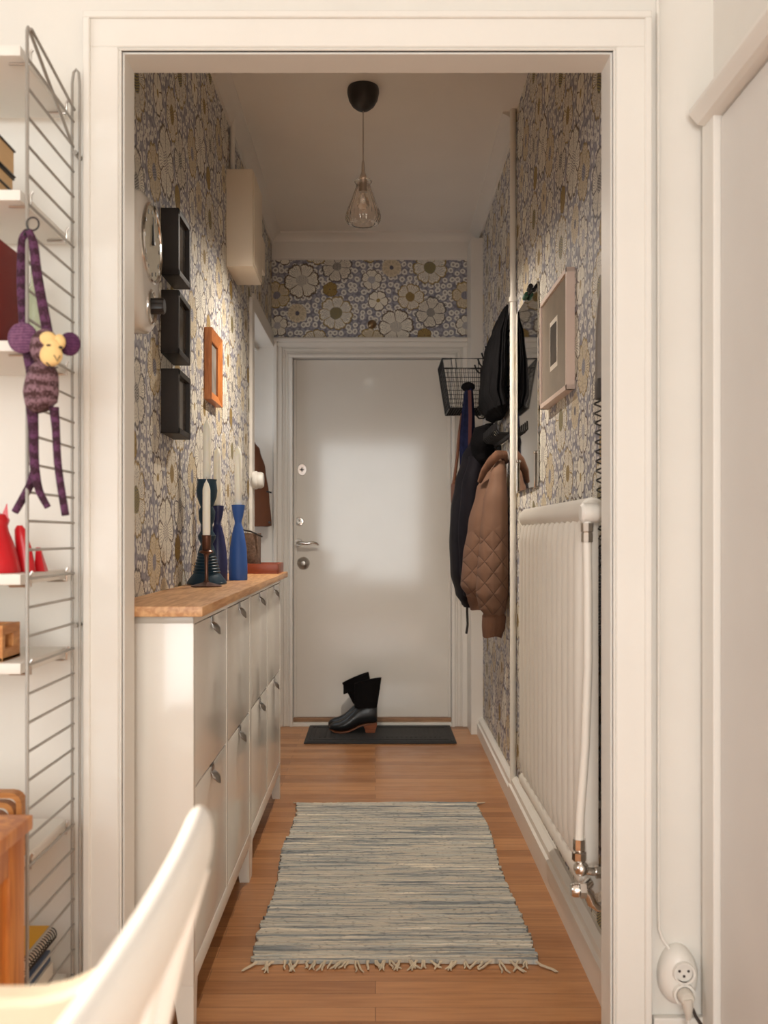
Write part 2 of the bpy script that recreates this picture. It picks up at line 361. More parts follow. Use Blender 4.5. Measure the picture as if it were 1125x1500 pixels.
# ------------------------------------------------------------------ mesh helpers
class MB:
    def __init__(s): s.bm = bmesh.new()
    def box(s, a, b, bev=0, rot=None, seg=2):
        c = (Vector(a)+Vector(b))/2; d = [abs(b[i]-a[i]) for i in range(3)]
        g = bmesh.ops.create_cube(s.bm, size=1)['verts']
        bmesh.ops.scale(s.bm, vec=d, verts=g)
        if bev:
            es = list({e for v in g for e in v.link_edges})
            r = bmesh.ops.bevel(s.bm, geom=es, offset=min(bev, min(d)*.49), segments=seg, affect='EDGES', profile=.6)
            g = list({v for f in r['faces'] for v in f.verts} | {v for v in g if v.is_valid})
            # gather the whole island
            seen = set(g); st = list(g)
            while st:
                v = st.pop()
                for e in v.link_edges:
                    o = e.other_vert(v)
                    if o not in seen: seen.add(o); st.append(o)
            g = list(seen)
        if rot: bmesh.ops.rotate(s.bm, verts=g, cent=(0, 0, 0), matrix=rot)
        bmesh.ops.translate(s.bm, vec=c, verts=g)
        return s
    def rings(s, rs, close=False, caps=True, loop=True):
        vv = [[s.bm.verts.new(p) for p in r] for r in rs]
        n = len(vv[0]); m_ = len(vv)
        for i in range(m_ if close else m_-1):
            a = vv[i]; b = vv[(i+1) % m_]
            for j in range(n if loop else n-1):
                k = (j+1) % n
                s.bm.faces.new((a[j], a[k], b[k], b[j]))
        if caps and not close and loop:
            s.bm.faces.new(vv[0][::-1]); s.bm.faces.new(vv[-1])
        return s
    def tube(s, pts, r, n=10, close=False):
        pts = [Vector(p) for p in pts]; rs = []
        rr = r if isinstance(r, (list, tuple)) else [r]*len(pts)
        prev = None
        for i, p in enumerate(pts):
            if close: t = pts[(i+1) % len(pts)]-pts[i-1]
            else: t = pts[min(i+1, len(pts)-1)]-pts[max(i-1, 0)]
            t.normalize()
            if prev is None:
                up = Vector((0, 0, 1)) if abs(t.z) < .9 else Vector((1, 0, 0))
                nx = t.cross(up).normalized()
            else:
                nx = (prev-t*prev.dot(t)).normalized()
            prev = nx; ny = t.cross(nx)
            rs.append([p+nx*math.cos(2*PI*k/n)*rr[i]+ny*math.sin(2*PI*k/n)*rr[i] for k in range(n)])
        return s.rings(rs, close=close)
    def lathe(s, prof, c, axis='Z', n=32, ribs=0, amp=0):
        c = Vector(c); rs = []
        for r, h in prof:
            ring = []
            for k in range(n):
                a = 2*PI*k/n; q = max(r, 1e-5)*(1+amp*math.cos(ribs*a) if ribs else 1)
                x, y = q*math.cos(a), q*math.sin(a)
                v = {'Z': (x, y, h), 'X': (h, x, y), 'Y': (x, h, y)}[axis]
                ring.append(c+Vector(v))
            rs.append(ring)
        mbv = s; n0 = prof[0][0] < 1e-4; n1 = prof[-1][0] < 1e-4
        s.rings(rs, caps=False)
        return s
    def prism(s, pts, d):
        d = Vector(d); a = [s.bm.verts.new(p) for p in pts]; b = [s.bm.verts.new(Vector(p)+d) for p in pts]
        s.bm.faces.new(a); s.bm.faces.new(b[::-1]); n = len(a)
        for i in range(n): s.bm.faces.new((a[i], b[i], b[(i+1) % n], a[(i+1) % n]))
        return s
    def ball(s, c, r, n=20):
        g = bmesh.ops.create_uvsphere(s.bm, u_segments=n, v_segments=max(8, n//2), radius=1)['verts']
        bmesh.ops.scale(s.bm, vec=r if isinstance(r, (tuple, list)) else (r, r, r), verts=g)
        bmesh.ops.translate(s.bm, vec=c, verts=g); return s
def wloc(o):
    v = Vector((0, 0, 0))
    while o: v += o.location; o = o.parent
    return v
def obj(name, mb, m, parent=None, smooth=True, loc=None, sub=0):
    bm = mb.bm
    bmesh.ops.recalc_face_normals(bm, faces=bm.faces)
    off = wloc(parent) if parent else (Vector(loc) if loc else Vector((0, 0, 0)))
    bmesh.ops.translate(bm, vec=-off, verts=bm.verts)
    me = bpy.data.meshes.new(name); bm.to_mesh(me); bm.free()
    me.materials.append(m)
    for p in me.polygons: p.use_smooth = smooth
    if smooth:
        try: me.set_sharp_from_angle(angle=math.radians(38))
        except Exception: pass
    o = bpy.data.objects.new(name, me); COL.objects.link(o)
    if parent: o.parent = parent
    elif loc: o.location = loc
    if sub:
        md = o.modifiers.new('sub', 'SUBSURF'); md.levels = sub; md.render_levels = sub
    return o
def tag(o, label, cat, group=None, kind=None):
    o['label'] = label; o['category'] = cat
    if group: o['group'] = group
    if kind: o['kind'] = kind
    return o
def thing(name, label, cat, loc=(0, 0, 0), group=None):
    o = bpy.data.objects.new(name, None); COL.objects.link(o); o.location = loc
    o.empty_display_size = .05
    return tag(o, label, cat, group)
def struct(name, mb, m, parent=None, smooth=False):
    o = obj(name, mb, m, parent, smooth)
    if not parent: o['kind'] = 'structure'
    return o
def copy_tree(o, parent=None):
    c = o.copy(); COL.objects.link(c)
    if parent: c.parent = parent
    for ch in list(o.children): copy_tree(ch, c)
    return c
def P(px, py, D): return Vector(((px-550)*D/F, D, CZ-(py-785)*D/F))

# ------------------------------------------------------------------ setting
CE = 2.795
WL = -.59
def xr(d): return .550+(d-2.1)*.0106
DW = 5.52                                   # entrance wall
struct('floor', MB().box((-3.2, -3.2, -.05), (1.4, 5.9, 0)), M['floor'])
struct('ceiling', MB().box((-3.2, -3.2, CE), (1.4, 5.9, CE+.06)), M['ceil'])
# partition wall between living room and hall (opening x -.511...4775, z < 2.061)
OL, OR, OT = -.511, .4785, 2.061
struct('wall_front', MB().box((-3.2, 1.985, 0), (OL-.03, 2.055, CE)).box((OR+.03, 1.985, 0), (.95, 2.055, CE)).box((OL-.03, 1.985, OT+.03), (OR+.03, 2.055, CE)), M['wall_white'])
struct('trim_1', MB().box((OL-.03, 1.98, 0), (OL, 2.06, OT+.03)).box((OR, 1.98, 0), (OR+.03, 2.06, OT+.03)).box((OL, 1.98, OT), (OR, 2.06, OT+.03)), M['trim'])
def casing(y, sgn, xl, xr_, zt, w_, m, name, z0=0, steps=None):
    mb = MB()
    steps = steps or [(0, w_, .012), (.006, w_-.010, .016), (w_-.014, w_, .024), (.0, .005, .015)]
    for a, b, t in steps:
        mb.box((xl-b, y, z0), (xl-a, y-sgn*t, zt+a), .002, seg=1)
        mb.box((xr_+a, y, z0), (xr_+b, y-sgn*t, zt+a), .002, seg=1)
        mb.box((xl-b, y, zt+a), (xr_+b, y-sgn*t, zt+b), .002, seg=1)
    return struct(name, mb, m)
casing(1.985, 1, OL-.004, OR+.004, OT+.004, .076, M['trim'], 'trim_2')
# hall side walls
struct('wall_left', MB().box((WL-.08, 2.056, 0), (WL, 4.62, CE)).box((WL-.08, 4.62, 2.20), (WL, DW, CE)), M['paper_y'])
a = [(xr(2.056), 2.056), (xr(DW), DW), (xr(DW)+.1, DW), (xr(2.056)+.1, 2.056)]
struct('wall_right', MB().prism([(x, y, 0) for x, y in a], (0, 0, CE)), M['paper_y'])
# end wall: paper over door height, painted band above
DL, DR, DT = -.468, .432, 2.088
struct('wall_back', MB().box((-1.3, DW, DT+.12), (.75, DW+.1, 2.646)), M['paper_x'])
struct('wall_back_painted', MB().box((-1.3, DW, 0), (DL-.03, DW+.1, DT+.12)).box((DR+.03, DW, 0), (.75, DW+.1, DT+.12)).box((-1.3, DW, 2.646), (.75, DW+.1, CE)).box((DL-.03, DW, DT+.03), (DR+.03, DW+.1, DT+.12)), M['hall_trim'])
struct('trim_3', MB().box((-.588, DW-.014, 2.65), (.55, DW, CE-.05), .003), M['hall_trim'])
# cove along the ceiling
def cove(p0, p1, nrm, name):
    n = Vector(nrm); rs = []
    for p in (p0, p1):
        p = Vector(p)
        pr = [(0, 0), (.055, 0), (.055, -.008), (.045, -.012), (.03, -.02), (.018, -.035), (.010, -.052), (.010, -.062), (0, -.064)]
        rs.append([p+n*a_+Vector((0, 0, b_)) for a_, b_ in pr])
    struct(name, MB().rings(rs), M['hall_trim'], smooth=True)
cove((WL, 2.06, CE), (WL, DW, CE), (1, 0, 0), 'trim_4')
cove((xr(3.93), 3.93, CE), (xr(DW), DW, CE), (-1, 0, 0), 'trim_5')
cove((WL, DW, CE), (xr(DW), DW, CE), (0, -1, 0), 'trim_6')
# boxed-in corner right of the entrance door
struct('trim_7', MB().box((.519, 5.28, 0), (xr(5.4), DW, 2.70), .003), M['hall_trim'])
# skirting right
def skirt(y0, y1, t, h, name):
    rs = []
    for y in (y0, y1):
        x = xr(y)
        rs.append([(x, y, 0), (x-t, y, 0), (x-t, y, h-.035), (x-t*.75, y, h-.03), (x-t*.7, y, h-.012), (x-t*.25, y, h), (x, y, h)])
    struct(name, MB().rings(rs), M['hall_trim'])
skirt(3.92, 5.28, .032, .095, 'baseboard_right_far')
skirt(2.06, 3.92, .034, .115, 'baseboard_right_near')
# niche on the left beside the entrance door
nm = M['hall_trim']
struct('wall_niche', MB().box((-1.25, 4.55, 0), (-1.2, DW, CE)).box((-1.25, 4.54, 0), (WL-.08, 4.58, CE)), M['wall_white'])
struct('niche_added_window', MB().box((-1.2, 4.74, .6), (-1.192, 4.78, 1.9)).box((-1.2, 5.42, .6), (-1.192, 5.46, 1.9)).box((-1.2, 4.74, .6), (-1.192, 5.46, .64)).box((-1.2, 4.74, 1.86), (-1.192, 5.46, 1.9)), M['hall_trim'])  # made-up window: bare frame on the wall around the added niche fill
struct('ceiling_niche', MB().box((-1.2, 4.58, 2.13), (WL-.081, DW, 2.17)), M['wall_white'])
struct('trim_8', MB().box((WL-.082, 4.55, 0), (WL+.014, 4.635, 2.20), .003).box((WL-.082, 4.62, 2.15), (WL+.014, DW-.002, 2.235), .003), nm)
# casing of the entrance door
casing(DW, 1, DL, DR, DT, .112, nm, 'trim_9', steps=[(0, .112, .012), (.0, .018, .03), (.028, .034, .02), (.045, .052, .022), (.06, .088, .026), (.088, .108, .038)])
struct('trim_10', MB().box((DL-.03, DW, 0), (DL, DW+.1, DT+.03)).box((DR, DW, 0), (DR+.03, DW+.1, DT+.03)).box((DL, DW, DT), (DR, DW+.1, DT+.03)), nm)
struct('trim_11', MB().box((DL, DW-.02, 0), (DR, DW+.03, .022), .003), nm)
struct('trim_12', MB().box((DL, DW+.006, .022), (DR, DW+.05, .045), .003), M['threshold'])
# entrance door
LY = DW+.03
door = struct('door_1', MB().box((DL+.003, LY, .046), (DR-.003, LY+.05, DT-.003), .003).box((DL+.002, LY-.008, .046), (DL+.018, LY, DT-.003), .002).box((DR-.018, LY-.008, .046), (DR-.002, LY, DT-.003), .002), M['door'])
def dz(py): return CZ-(py-785)*LY/F
def dx(px): return (px-550)*LY/F
lk = obj('lock_plate', MB().lathe([(.0, -.006), (.024, -.006), (.027, 0)], (0, 0, 0), 'Y', 28), M['chrome'], door)
lk.scale = (1, 1, 1.3); lk.location = (dx(442.5), LY, dz(688))
obj('lock_slot', MB().box((dx(442.5)-.012, LY-.011, dz(688)-.003), (dx(442.5)+.012, LY-.004, dz(688)+.003), .001).box((dx(442.5)-.003, LY-.011, dz(688)-.012), (dx(442.5)+.003, LY-.004, dz(688)+.012), .001), M['black'], door)
obj('lock_cylinder', MB().lathe([(0, -.012), (.012, -.012), (.014, -.006), (.022, -.005), (.026, 0)], (dx(438.5), LY, dz(764)), 'Y', 28).ball((dx(438.5), LY-.012, dz(764)+.004), .007, 10), M['chrome'], door)
hz = dz(795); hx = dx(437.5)
obj('door_handle', MB().lathe([(0, -.01), (.02, -.01), (.025, 0)], (hx, LY, hz), 'Y', 24).tube([(hx, LY, hz), (hx, LY-.045, hz), (hx+.012, LY-.055, hz), (hx+.05, LY-.056, hz-.004), (hx+.085, LY-.055, hz+.002), (hx+.105, LY-.05, hz-.003), (hx+.115, LY-.045, hz-.012)], [.009, .009, .010, .009, .008, .007, .005], 12), M['chrome'], door)
obj('door_knob', MB().lathe([(0, -.030), (.012, -.028), (.020, -.018), (.030, -.014), (.036, -.004), (.037, 0)], (dx(444.5), LY, dz(825)), 'Y', 32), M['steel'], door)
# living room: walls behind and beside the photographer
struct('wall_living_left', MB().box((-3.28, -3.2, 0), (-3.2, -1.05, CE)).box((-3.28, .75, 0), (-3.2, 1.99, CE)).box((-3.28, -1.05, 0), (-3.2, .75, .85)).box((-3.28, -1.05, 2.3), (-3.2, .75, CE)), M['wall_white'])
struct('wall_living_back', MB().box((-3.2, -3.28, 0), (-1.10, -3.2, CE)).box((.65, -3.28, 0), (1.4, -3.2, CE)).box((-1.10, -3.28, 0), (.65, -3.2, .35)).box((-1.10, -3.28, 2.5), (.65, -3.2, CE)), M['wall_white'])
struct('window_1', MB().box((-1.10, -3.27, .35), (-1.04, -3.2, 2.5)).box((.59, -3.27, .35), (.65, -3.2, 2.5)).box((-.25, -3.27, .35), (-.19, -3.2, 2.5)).box((-1.10, -3.27, .35), (.65, -3.2, .41)).box((-1.10, -3.27, 2.44), (.65, -3.2, 2.5)), M['trim'])
struct('window_2', MB().box((-3.27, -1.05, .85), (-3.2, -1.0, 2.3)).box((-3.27, .70, .85), (-3.2, .75, 2.3)).box((-3.27, -1.05, .85), (-3.2, .75, .90)).box((-3.27, -1.05, 2.25), (-3.2, .75, 2.3)), M['trim'])
# right wall of the living room with the closet door in its casing
struct('wall_living_right', MB().box((.72, -3.2, 0), (.80, 1.986, CE)).box((.69, -3.2, 1.93), (.73, 1.986, CE)), M['wall_white'])
struct('trim_13', MB().box((.662, 1.905, 0), (.72, 1.972, 1.91), .003).box((.668, .75, 0), (.72, .82, 1.91), .003), M['trim'])
rs = []
for y in (.6, 1.957):
    rs.append([(.72, y, 1.90), (.66, y, 1.905), (.648, y, 1.908), (.636, y, 1.922), (.632, y, 1.928), (.632, y, 1.936), (.645, y, 1.945), (.66, y, 1.96), (.72, y, 1.965)])
struct('trim_14', MB().rings(rs), M['trim'])
dr = struct('door_2', MB().box((.676, .822, .01), (.715, 1.903, 1.899), .002), M['closet'])
struct('baseboard_front', MB().box((OR+.085, 1.967, 0), (.69, 1.985, .104), .004).box((-3.2, 1.967, 0), (OL-.085, 1.985, .104), .004), M['trim'])

# ------------------------------------------------------------------ shoe cabinets and worktop
XF = -.393
def make_cab():
    t = thing('shoe_cabinet', 'near white shoe cabinet with four tip-out doors, beside the doorway', 'cabinet', (WL, 2.10, 0), 'white shoe cabinets under the oak top')
    W = .958; xb = WL+.003; xf = XF
    mb = MB()
    mb.box((xb, 2.10, .107), (xf, 2.118, .907), .0015).box((xb, 2.10+W-.018, .107), (xf, 2.10+W, .907), .0015)
    mb.box((xb, 2.10, .889), (xf, 2.10+W, .907), .0015).box((xb, 2.118, .107), (xf, 2.10+W-.018, .15), .0015).box((xb, 2.118, .15), (xb+.01, 2.10+W-.018, .889))
    mb.box((xb+.01, 2.10+W/2-.008, .15), (xf, 2.10+W/2+.008, .889), .001)
    obj('body', mb, M['cab'], t)
    for c in range(2):
        for r in range(2):
            y0 = 2.12+c*(W/2-.012)+(.004 if c else 0); y1 = y0+W/2-.032
            z0, z1 = ((.153, .528), (.533, .886))[r]
            d = obj('door', MB().box((xf-.016, y0, z0), (xf-.001, y1, z1), .0015), M['cab'], t)
            yc = (y0+y1)/2; ht = z1
            # small metal tab pull hooked over the door's top edge
            rs = []; ys = [yc-.019+.038*q/6 for q in range(7)]
            mb = MB().box((xf-.014, yc-.019, ht+.0005), (xf+.001, yc+.019, ht+.0018)).box((xf-.0005, yc-.019, ht-.018), (xf+.0012, yc+.019, ht+.0018), .0004)
            for y in ys:     # a little hood, open towards the bottom
                u = (y-yc)/.019; k = math.sqrt(max(0, 1-u*u*.92)); b0 = ht-.016
                rs.append([(xf+.0012, y, b0+.002), (xf+.010*k+.001, y, b0-.001), (xf+.018*k+.001, y, b0-.010), (xf+.020*k+.001, y, b0-.024*k-.004), (xf+.0185*k, y, b0-.024*k-.004), (xf+.016*k, y, b0-.011), (xf+.009*k, y, b0-.003), (xf+.0006, y, b0)])
            obj('handle', mb.rings(rs), M['dullsteel'], d)
    for yy, sg in ((2.10, 1), (2.10+W, -1)):
        for xx, sx in ((xf, -1), (xb, 1)):
            q = MB(); a_ = .046; b_ = .03
            q.rings([[(xx, yy, .107), (xx+sx*a_, yy, .107), (xx+sx*a_, yy+sg*a_, .107), (xx, yy+sg*a_, .107)],
                     [(xx, yy, .0), (xx+sx*b_, yy, .0), (xx+sx*b_, yy+sg*b_, .0), (xx, yy+sg*b_, .0)]])
            obj('leg', q, M['cab'], t, smooth=False)
    obj('apron', MB().box((xb, 2.118, .082), (xf-.04, 2.13, .107)), M['cab'], t)
    return t
c1 = make_cab(); c2 = copy_tree(c1); c2.location.y += .962
c2['label'] = 'far white shoe cabinet with four tip-out doors, nearest the entrance door'
tag(obj('worktop', MB().box((WL+.001, 2.068, .9075), (-.368, 4.08, .93), .0025), M['oak']), 'long oak worktop lying across both white shoe cabinets', 'worktop')
WT = .93

def candle(px, D, x, z0, z1, r, label):
    t = thing('candle', label, 'candle', (x, D, z0), 'tall cream candles on the worktop')
    h = z1-z0
    obj('wax', MB().lathe([(r*.85, 0), (r, .004), (r, h-.030), (r*.92, h-.024), (r*.55, h-.010), (r*.22, h-.004), (r*.1, h)], (x, D, z0), 'Z', 20), M['candle'], t)
    obj('wick', MB().tube([(x, D, z1-.004), (x+.0008, D, z1+.009)], .0011, 6), M['wick'], t)
def holder(name, label, prof, c, m, parts=None):
    t = thing(name, label, 'candlestick', c, 'candlesticks on the worktop')
    obj('stem', MB().lathe(prof, c, 'Z', 40), m, t)
    return t
# blue bottle-shaped holders
def bottle_prof(h, rb, rt, rw):
    return [(0, 0), (rb*.96, 0), (rb, .003), (rb*.99, h*.2), (rb*.90, h*.42), (rb*.68, h*.60), (rb*.50, h*.70), (rw*1.05, h*.745), (rw, h*.765), (rw*1.08, h*.79), (rw*1.5, h*.86), (rt*.93, h*.95), (rt, h), (rt*.5, h), (rt*.48, h-.012), (0, h-.012)]
cb = (-.466, 3.30, WT); holder('candlestick', 'bright blue bottle-shaped candlestick, nearest the brown tray', bottle_prof(.255, .0315, .0225, .0115), cb, M['blue'])
candle(0, 3.30, -.466, WT+.243, WT+.455, .0125, 'cream candle standing in the bright blue candlestick')
cn = (-.524, 3.22, WT); holder('candlestick', 'dark navy bottle-shaped candlestick between the teal and bright blue ones', bottle_prof(.25, .0335, .0225, .0115), cn, M['navy'])
candle(0, 3.22, -.524, WT+.238, WT+.445, .0122, 'cream candle in the navy candlestick, half hidden behind')
ct = (-.524, 3.02, WT); h = .325
tp = [(0, 0), (.060, 0), (.062, .004), (.058, .012), (.046, .028)]
for i in range(7):
    z = .035+i*.009; tp += [(.040-i*.0022, z), (.043-i*.0024, z+.0045)]
tp += [(.026, .105), (.022, .115), (.018, .125), (.026, .14), (.028, .15), (.019, .165), (.018, .185), (.024, .20), (.026, .225), (.019, .24), (.023, .25), (.030, .27), (.0325, .29), (.0305, .308), (.029, .318), (.031, .325), (.014, .325), (.014, .312), (0, .312)]
holder('candlestick', 'tall dark teal turned candlestick with a wide ribbed foot', tp, ct, M['teal'])
candle(0, 3.02, -.524, WT+.312, WT+.512, .0125, 'tallest cream candle, in the dark teal candlestick')
cz = (-.499, 2.87, WT)
t = thing('candlestick', 'small slim bronze candlestick with a flat round foot', 'candlestick', cz, 'candlesticks on the worktop')
obj('stem', MB().lathe([(0, 0), (.044, 0), (.046, .003), (.030, .008), (.010, .013), (.0055, .02), (.005, .05), (.006, .085), (.008, .095), (.014, .099), (.010, .104)], cz, 'Z', 32), M['bronze'], t)
obj('drip_pan', MB().lathe([(.006, .098), (.020, .100), (.0215, .104), (.018, .107), (.008, .103)], cz, 'Z', 32), M['bronze'], t)
obj('cup', MB().lathe([(.009, .103), (.013, .108), (.0135, .148), (.0145, .152), (.0118, .152), (.0118, .125), (0, .125)], cz, 'Z', 32), M['bronze'], t)
candle(0, 2.87, -.499, WT+.126, WT+.315, .0115, 'shorter cream candle in the slim bronze candlestick, nearest of the four')
# tray and basket at the worktop's far end
t = thing('tray', 'shallow rust-brown tray at the far end of the worktop', 'tray', (-.47, 3.95, WT))
obj('base', MB().box((-.565, 3.84, WT), (-.383, 4.05, WT+.006), .002), M['rust'], t)
obj('rim', MB().box((-.565, 3.84, WT+.004), (-.383, 3.848, WT+.04), .002).box((-.565, 4.042, WT+.004), (-.383, 4.05, WT+.04), .002).box((-.565, 3.84, WT+.004), (-.557, 4.05, WT+.04), .002).box((-.391, 3.84, WT+.004), (-.383, 4.05, WT+.04), .002), M['rust'], t)
t = thing('woven_basket', 'small grey-brown woven basket with a black handle, standing in the tray', 'basket', (-.515, 3.96, WT+.006))
rs = []
for f, z in ((.9, 0), (1, .01), (1.02, .09), (1.05, .155), (.96, .155), (.93, .02)):
    rs.append([(-.51+f*.040*math.copysign(abs(math.cos(a_))**.5, math.cos(a_)), 3.955+f*.066*math.copysign(abs(math.sin(a_))**.5, math.sin(a_)), WT+.006+z) for a_ in [2*PI*k/28 for k in range(28)]])
obj('basket_body', MB().rings(rs), M['basket'], t)
obj('handle', MB().tube([(-.545, 3.90, WT+.16), (-.535, 3.895, WT+.175), (-.50, 3.89, WT+.168), (-.46, 3.89, WT+.150), (-.452, 3.89, WT+.146)], .0035, 8), M['black'], t)

# ------------------------------------------------------------------ left wall
# kitchen clock with timer
YC = 2.315
def rrect_loop(cy, cz_, hw_top, hw_bot, zt, zb, n=48):
    pts = []
    for k in range(n):
        a_ = 2*PI*k/n; sy = math.sin(a_); cx_ = math.cos(a_)
        z = (zt+zb)/2+(zt-zb)/2*math.copysign(abs(sy)**.62, sy)
        f = (z-zb)/(zt-zb); hw = hw_bot+(hw_top-hw_bot)*min(1, f*1.6)
        pts.append((cy+hw*math.copysign(abs(cx_)**.62, cx_), z))
    return pts
t = thing('wall_clock', 'white retro kitchen clock with a timer dial on the wallpaper, next to the doorway', 'clock', (WL, YC, 1.57))
rs = []
for dxx, sh in ((0.001, 0), (.034, 0), (.047, .006), (.054, .018), (.056, .032)):
    L = rrect_loop(YC, 0, .122-sh, .098-sh, 1.892-sh, 1.566+sh)
    rs.append([(WL+dxx, y, z) for y, z in L])
obj('case', MB().rings(rs), M['enamel'], t)
xc = WL+.056; zc = 1.776
obj('bezel', MB().lathe([(.095, -.004), (.095, .004), (.092, .007), (.088, .005), (.087, 0), (.087, -.004)], (xc, YC, zc), 'X', 48), M['chrome'], t)
fc = obj('dial', MB().lathe([(0, 0), (.087, 0), (.087, .002), (0, .002)], (xc, YC, zc), 'X', 40), M['clockface'], t)
for k in range(12):
    a_ = k*PI/6; y = YC+math.sin(a_)*.074; z = zc+math.cos(a_)*.074
    obj('hour_mark', MB().box((xc+.002, y-.0025, z-.0045), (xc+.0035, y+.0025, z+.0045)), M['black'], fc, smooth=False)
hd = MB(); hd.tube([(xc+.006, YC, zc), (xc+.006, YC-.006, zc+.062)], [.0025, .001], 6); hd.tube([(xc+.005, YC, zc), (xc+.005, YC-.002, zc+.044)], [.003, .002], 6); hd.lathe([(.0, .001), (.005, .001), (.005, .009), (0, .009)], (xc, YC, zc), 'X', 12)
obj('hands', hd, M['black'], t)
zt_ = 1.625
obj('timer_ring', MB().lathe([(0, -.002), (.042, -.002), (.042, .003), (.037, .006), (.033, .002), (0, .002)], (xc, YC, zt_), 'X', 36), M['chrome'], t)
obj('timer_knob', MB().lathe([(0, 0), (.019, 0), (.019, .026), (.016, .030), (0, .030)], (xc+.002, YC, zt_+.002), 'X', 24, ribs=12, amp=.04), M['black'], t)
# shadow boxes
def sbox(z0, z1, tilt, label):
    y0, y1 = 2.672, 2.845; xf = WL+.049; yc, zc_ = (y0+y1)/2, (z0+z1)/2
    t = thing('picture_frame', label, 'picture frame', (WL, yc, zc_), 'black box frames in a column')
    f = .016
    mb = MB().box((WL, y0, z0), (xf, y0+f, z1), .0012).box((WL, y1-f, z0), (xf, y1, z1), .0012).box((WL, y0, z0), (xf, y1, z0+f), .0012).box((WL, y0, z1-f), (xf, y1, z1), .0012).box((WL, y0+f, z0+f), (WL+.006, y1-f, z1-f))
    obj('box_frame', mb, M['blackwood'], t, smooth=False)
    obj('picture', MB().box((xf-.012, y0+f, z0+f), (xf-.010, y1-f, z1-f)), M['darkprint_gloss'], t, smooth=False)
    t.rotation_euler.x = tilt
m_, nt_, b_ = new_mat('glazed_dark_print'); E.nt = nt_
n_ = nt_.nodes.new('ShaderNodeTexNoise'); n_.inputs['Scale'].default_value = 16
nt_.links.new(cmix(sstep(E(n_.outputs[0]), .4, .65), srgb(34, 28, 24), srgb(92, 78, 60)), b_.inputs['Base Color']); b_.inputs['Roughness'].default_value = .12
M['darkprint_gloss'] = m_
sbox(1.800, 1.983, .012, 'topmost of three deep black box frames beside the clock')
sbox(1.580, 1.755, -.03, 'middle of three deep black box frames beside the clock')
sbox(1.362, 1.540, -.012, 'lowest of three deep black box frames beside the clock')
# orange wooden frame
y0, y1, z0, z1 = 3.35, 3.588, 1.553, 1.800; f = .034; xf = WL+.026
t = thing('picture_frame', 'orange wooden picture frame hanging alone on the left wallpaper', 'picture frame', (WL, 3.47, 1.676))
mb = MB()
for q in range(4):
    A = [(y0, z0), (y1, z0), (y1, z1), (y0, z1)]; B = [(y0+f, z0+f), (y1-f, z0+f), (y1-f, z1-f), (y0+f, z1-f)]
    a0, a1, b0, b1 = A[q], A[(q+1) % 4], B[q], B[(q+1) % 4]
    mb.rings([[(WL, a0[0], a0[1]), (xf, a0[0], a0[1]), (xf-.012, b0[0], b0[1]), (WL, b0[0], b0[1])], [(WL, a1[0], a1[1]), (xf, a1[0], a1[1]), (xf-.012, b1[0], b1[1]), (WL, b1[0], b1[1])]])
obj('frame', mb, M['orange'], t, smooth=False)
obj('picture', MB().box((WL, y0+f, z0+f), (WL+.008, y1-f, z1-f)), M['print'], t, smooth=False)
# meter box, conduit, round fixture
t = thing('meter_box', 'cream metal box high on the left wall under the ceiling', 'meter box', (WL, 3.99, 2.145))
obj('case', MB().box((WL, 3.84, 2.145), (-.484, 4.13, 2.53), .003), M['meter'], t)
obj('lid', MB().box((-.4835, 3.85, 2.155), (-.480, 4.12, 2.52), .0015), M['meter'], t)
tag(obj('junction_box', MB().box((WL, 4.17, 2.23), (-.487, 4.30, 2.372), .004), M['meter']), 'small cream box on the left wall right behind the larger one', 'junction box')
tag(obj('conduit_pipe', MB().tube([(WL+.012, 3.93, CE-.004), (WL+.012, 3.93, 2.532)], .010, 12), M['trim']), 'short white conduit rising from the cream metal box to the ceiling', 'pipe')
t = thing('light_switch', 'round white knob-like switch on the edge of the left doorway', 'switch', (WL+.014, 4.575, 1.342))
obj('switch_base', MB().lathe([(0, 0), (.040, 0), (.043, .006), (.043, .018), (.040, .022), (0, .022)], (WL+.013, 4.575, 1.342), 'X', 28), M['plastic'], t)
obj('switch_dial', MB().lathe([(.036, .018), (.039, .024), (.038, .042), (.032, .050), (.016, .052), (0, .050)], (WL+.013, 4.575, 1.342), 'X', 28), M['plastic'], t)

# ------------------------------------------------------------------ garments
def loft(mb, rings, folds=5, amp=.08, n=36, seed=0, steps=5):
    """rings: (cx, cy, z, rx, ry) from top down, interpolated; folds deepen downward"""
    rnd = random.Random(seed); ph = [rnd.uniform(0, 6.28) for _ in range(4)]
    out = []
    for i in range(len(rings)-1):
        for s_ in range(steps):
            f = s_/steps; f2 = f*f*(3-2*f)
            out.append([rings[i][k]*(1-f2)+rings[i+1][k]*f2 for k in range(2)]+[rings[i][2]*(1-f)+rings[i+1][2]*f]+[rings[i][k]*(1-f2)+rings[i+1][k]*f2 for k in (3, 4)])
    out.append(list(rings[-1])); N = len(out); rs = []
    for i, (cx, cy, z, rx, ry) in enumerate(out):
        g = i/(N-1); r = []
        for k in range(n):
            a_ = 2*PI*k/n
            q = 1+amp*(.3+.7*g)*(math.sin(folds*a_+ph[0]+g*1.2)*.6+math.sin((folds*2-1)*a_+ph[1]-g*2)*.4)
            r.append((cx+rx*q*math.cos(a_), cy+ry*q*math.sin(a_), z+.004*math.sin(3*a_+ph[2])*g))
        rs.append(r)
    return mb.rings(rs)
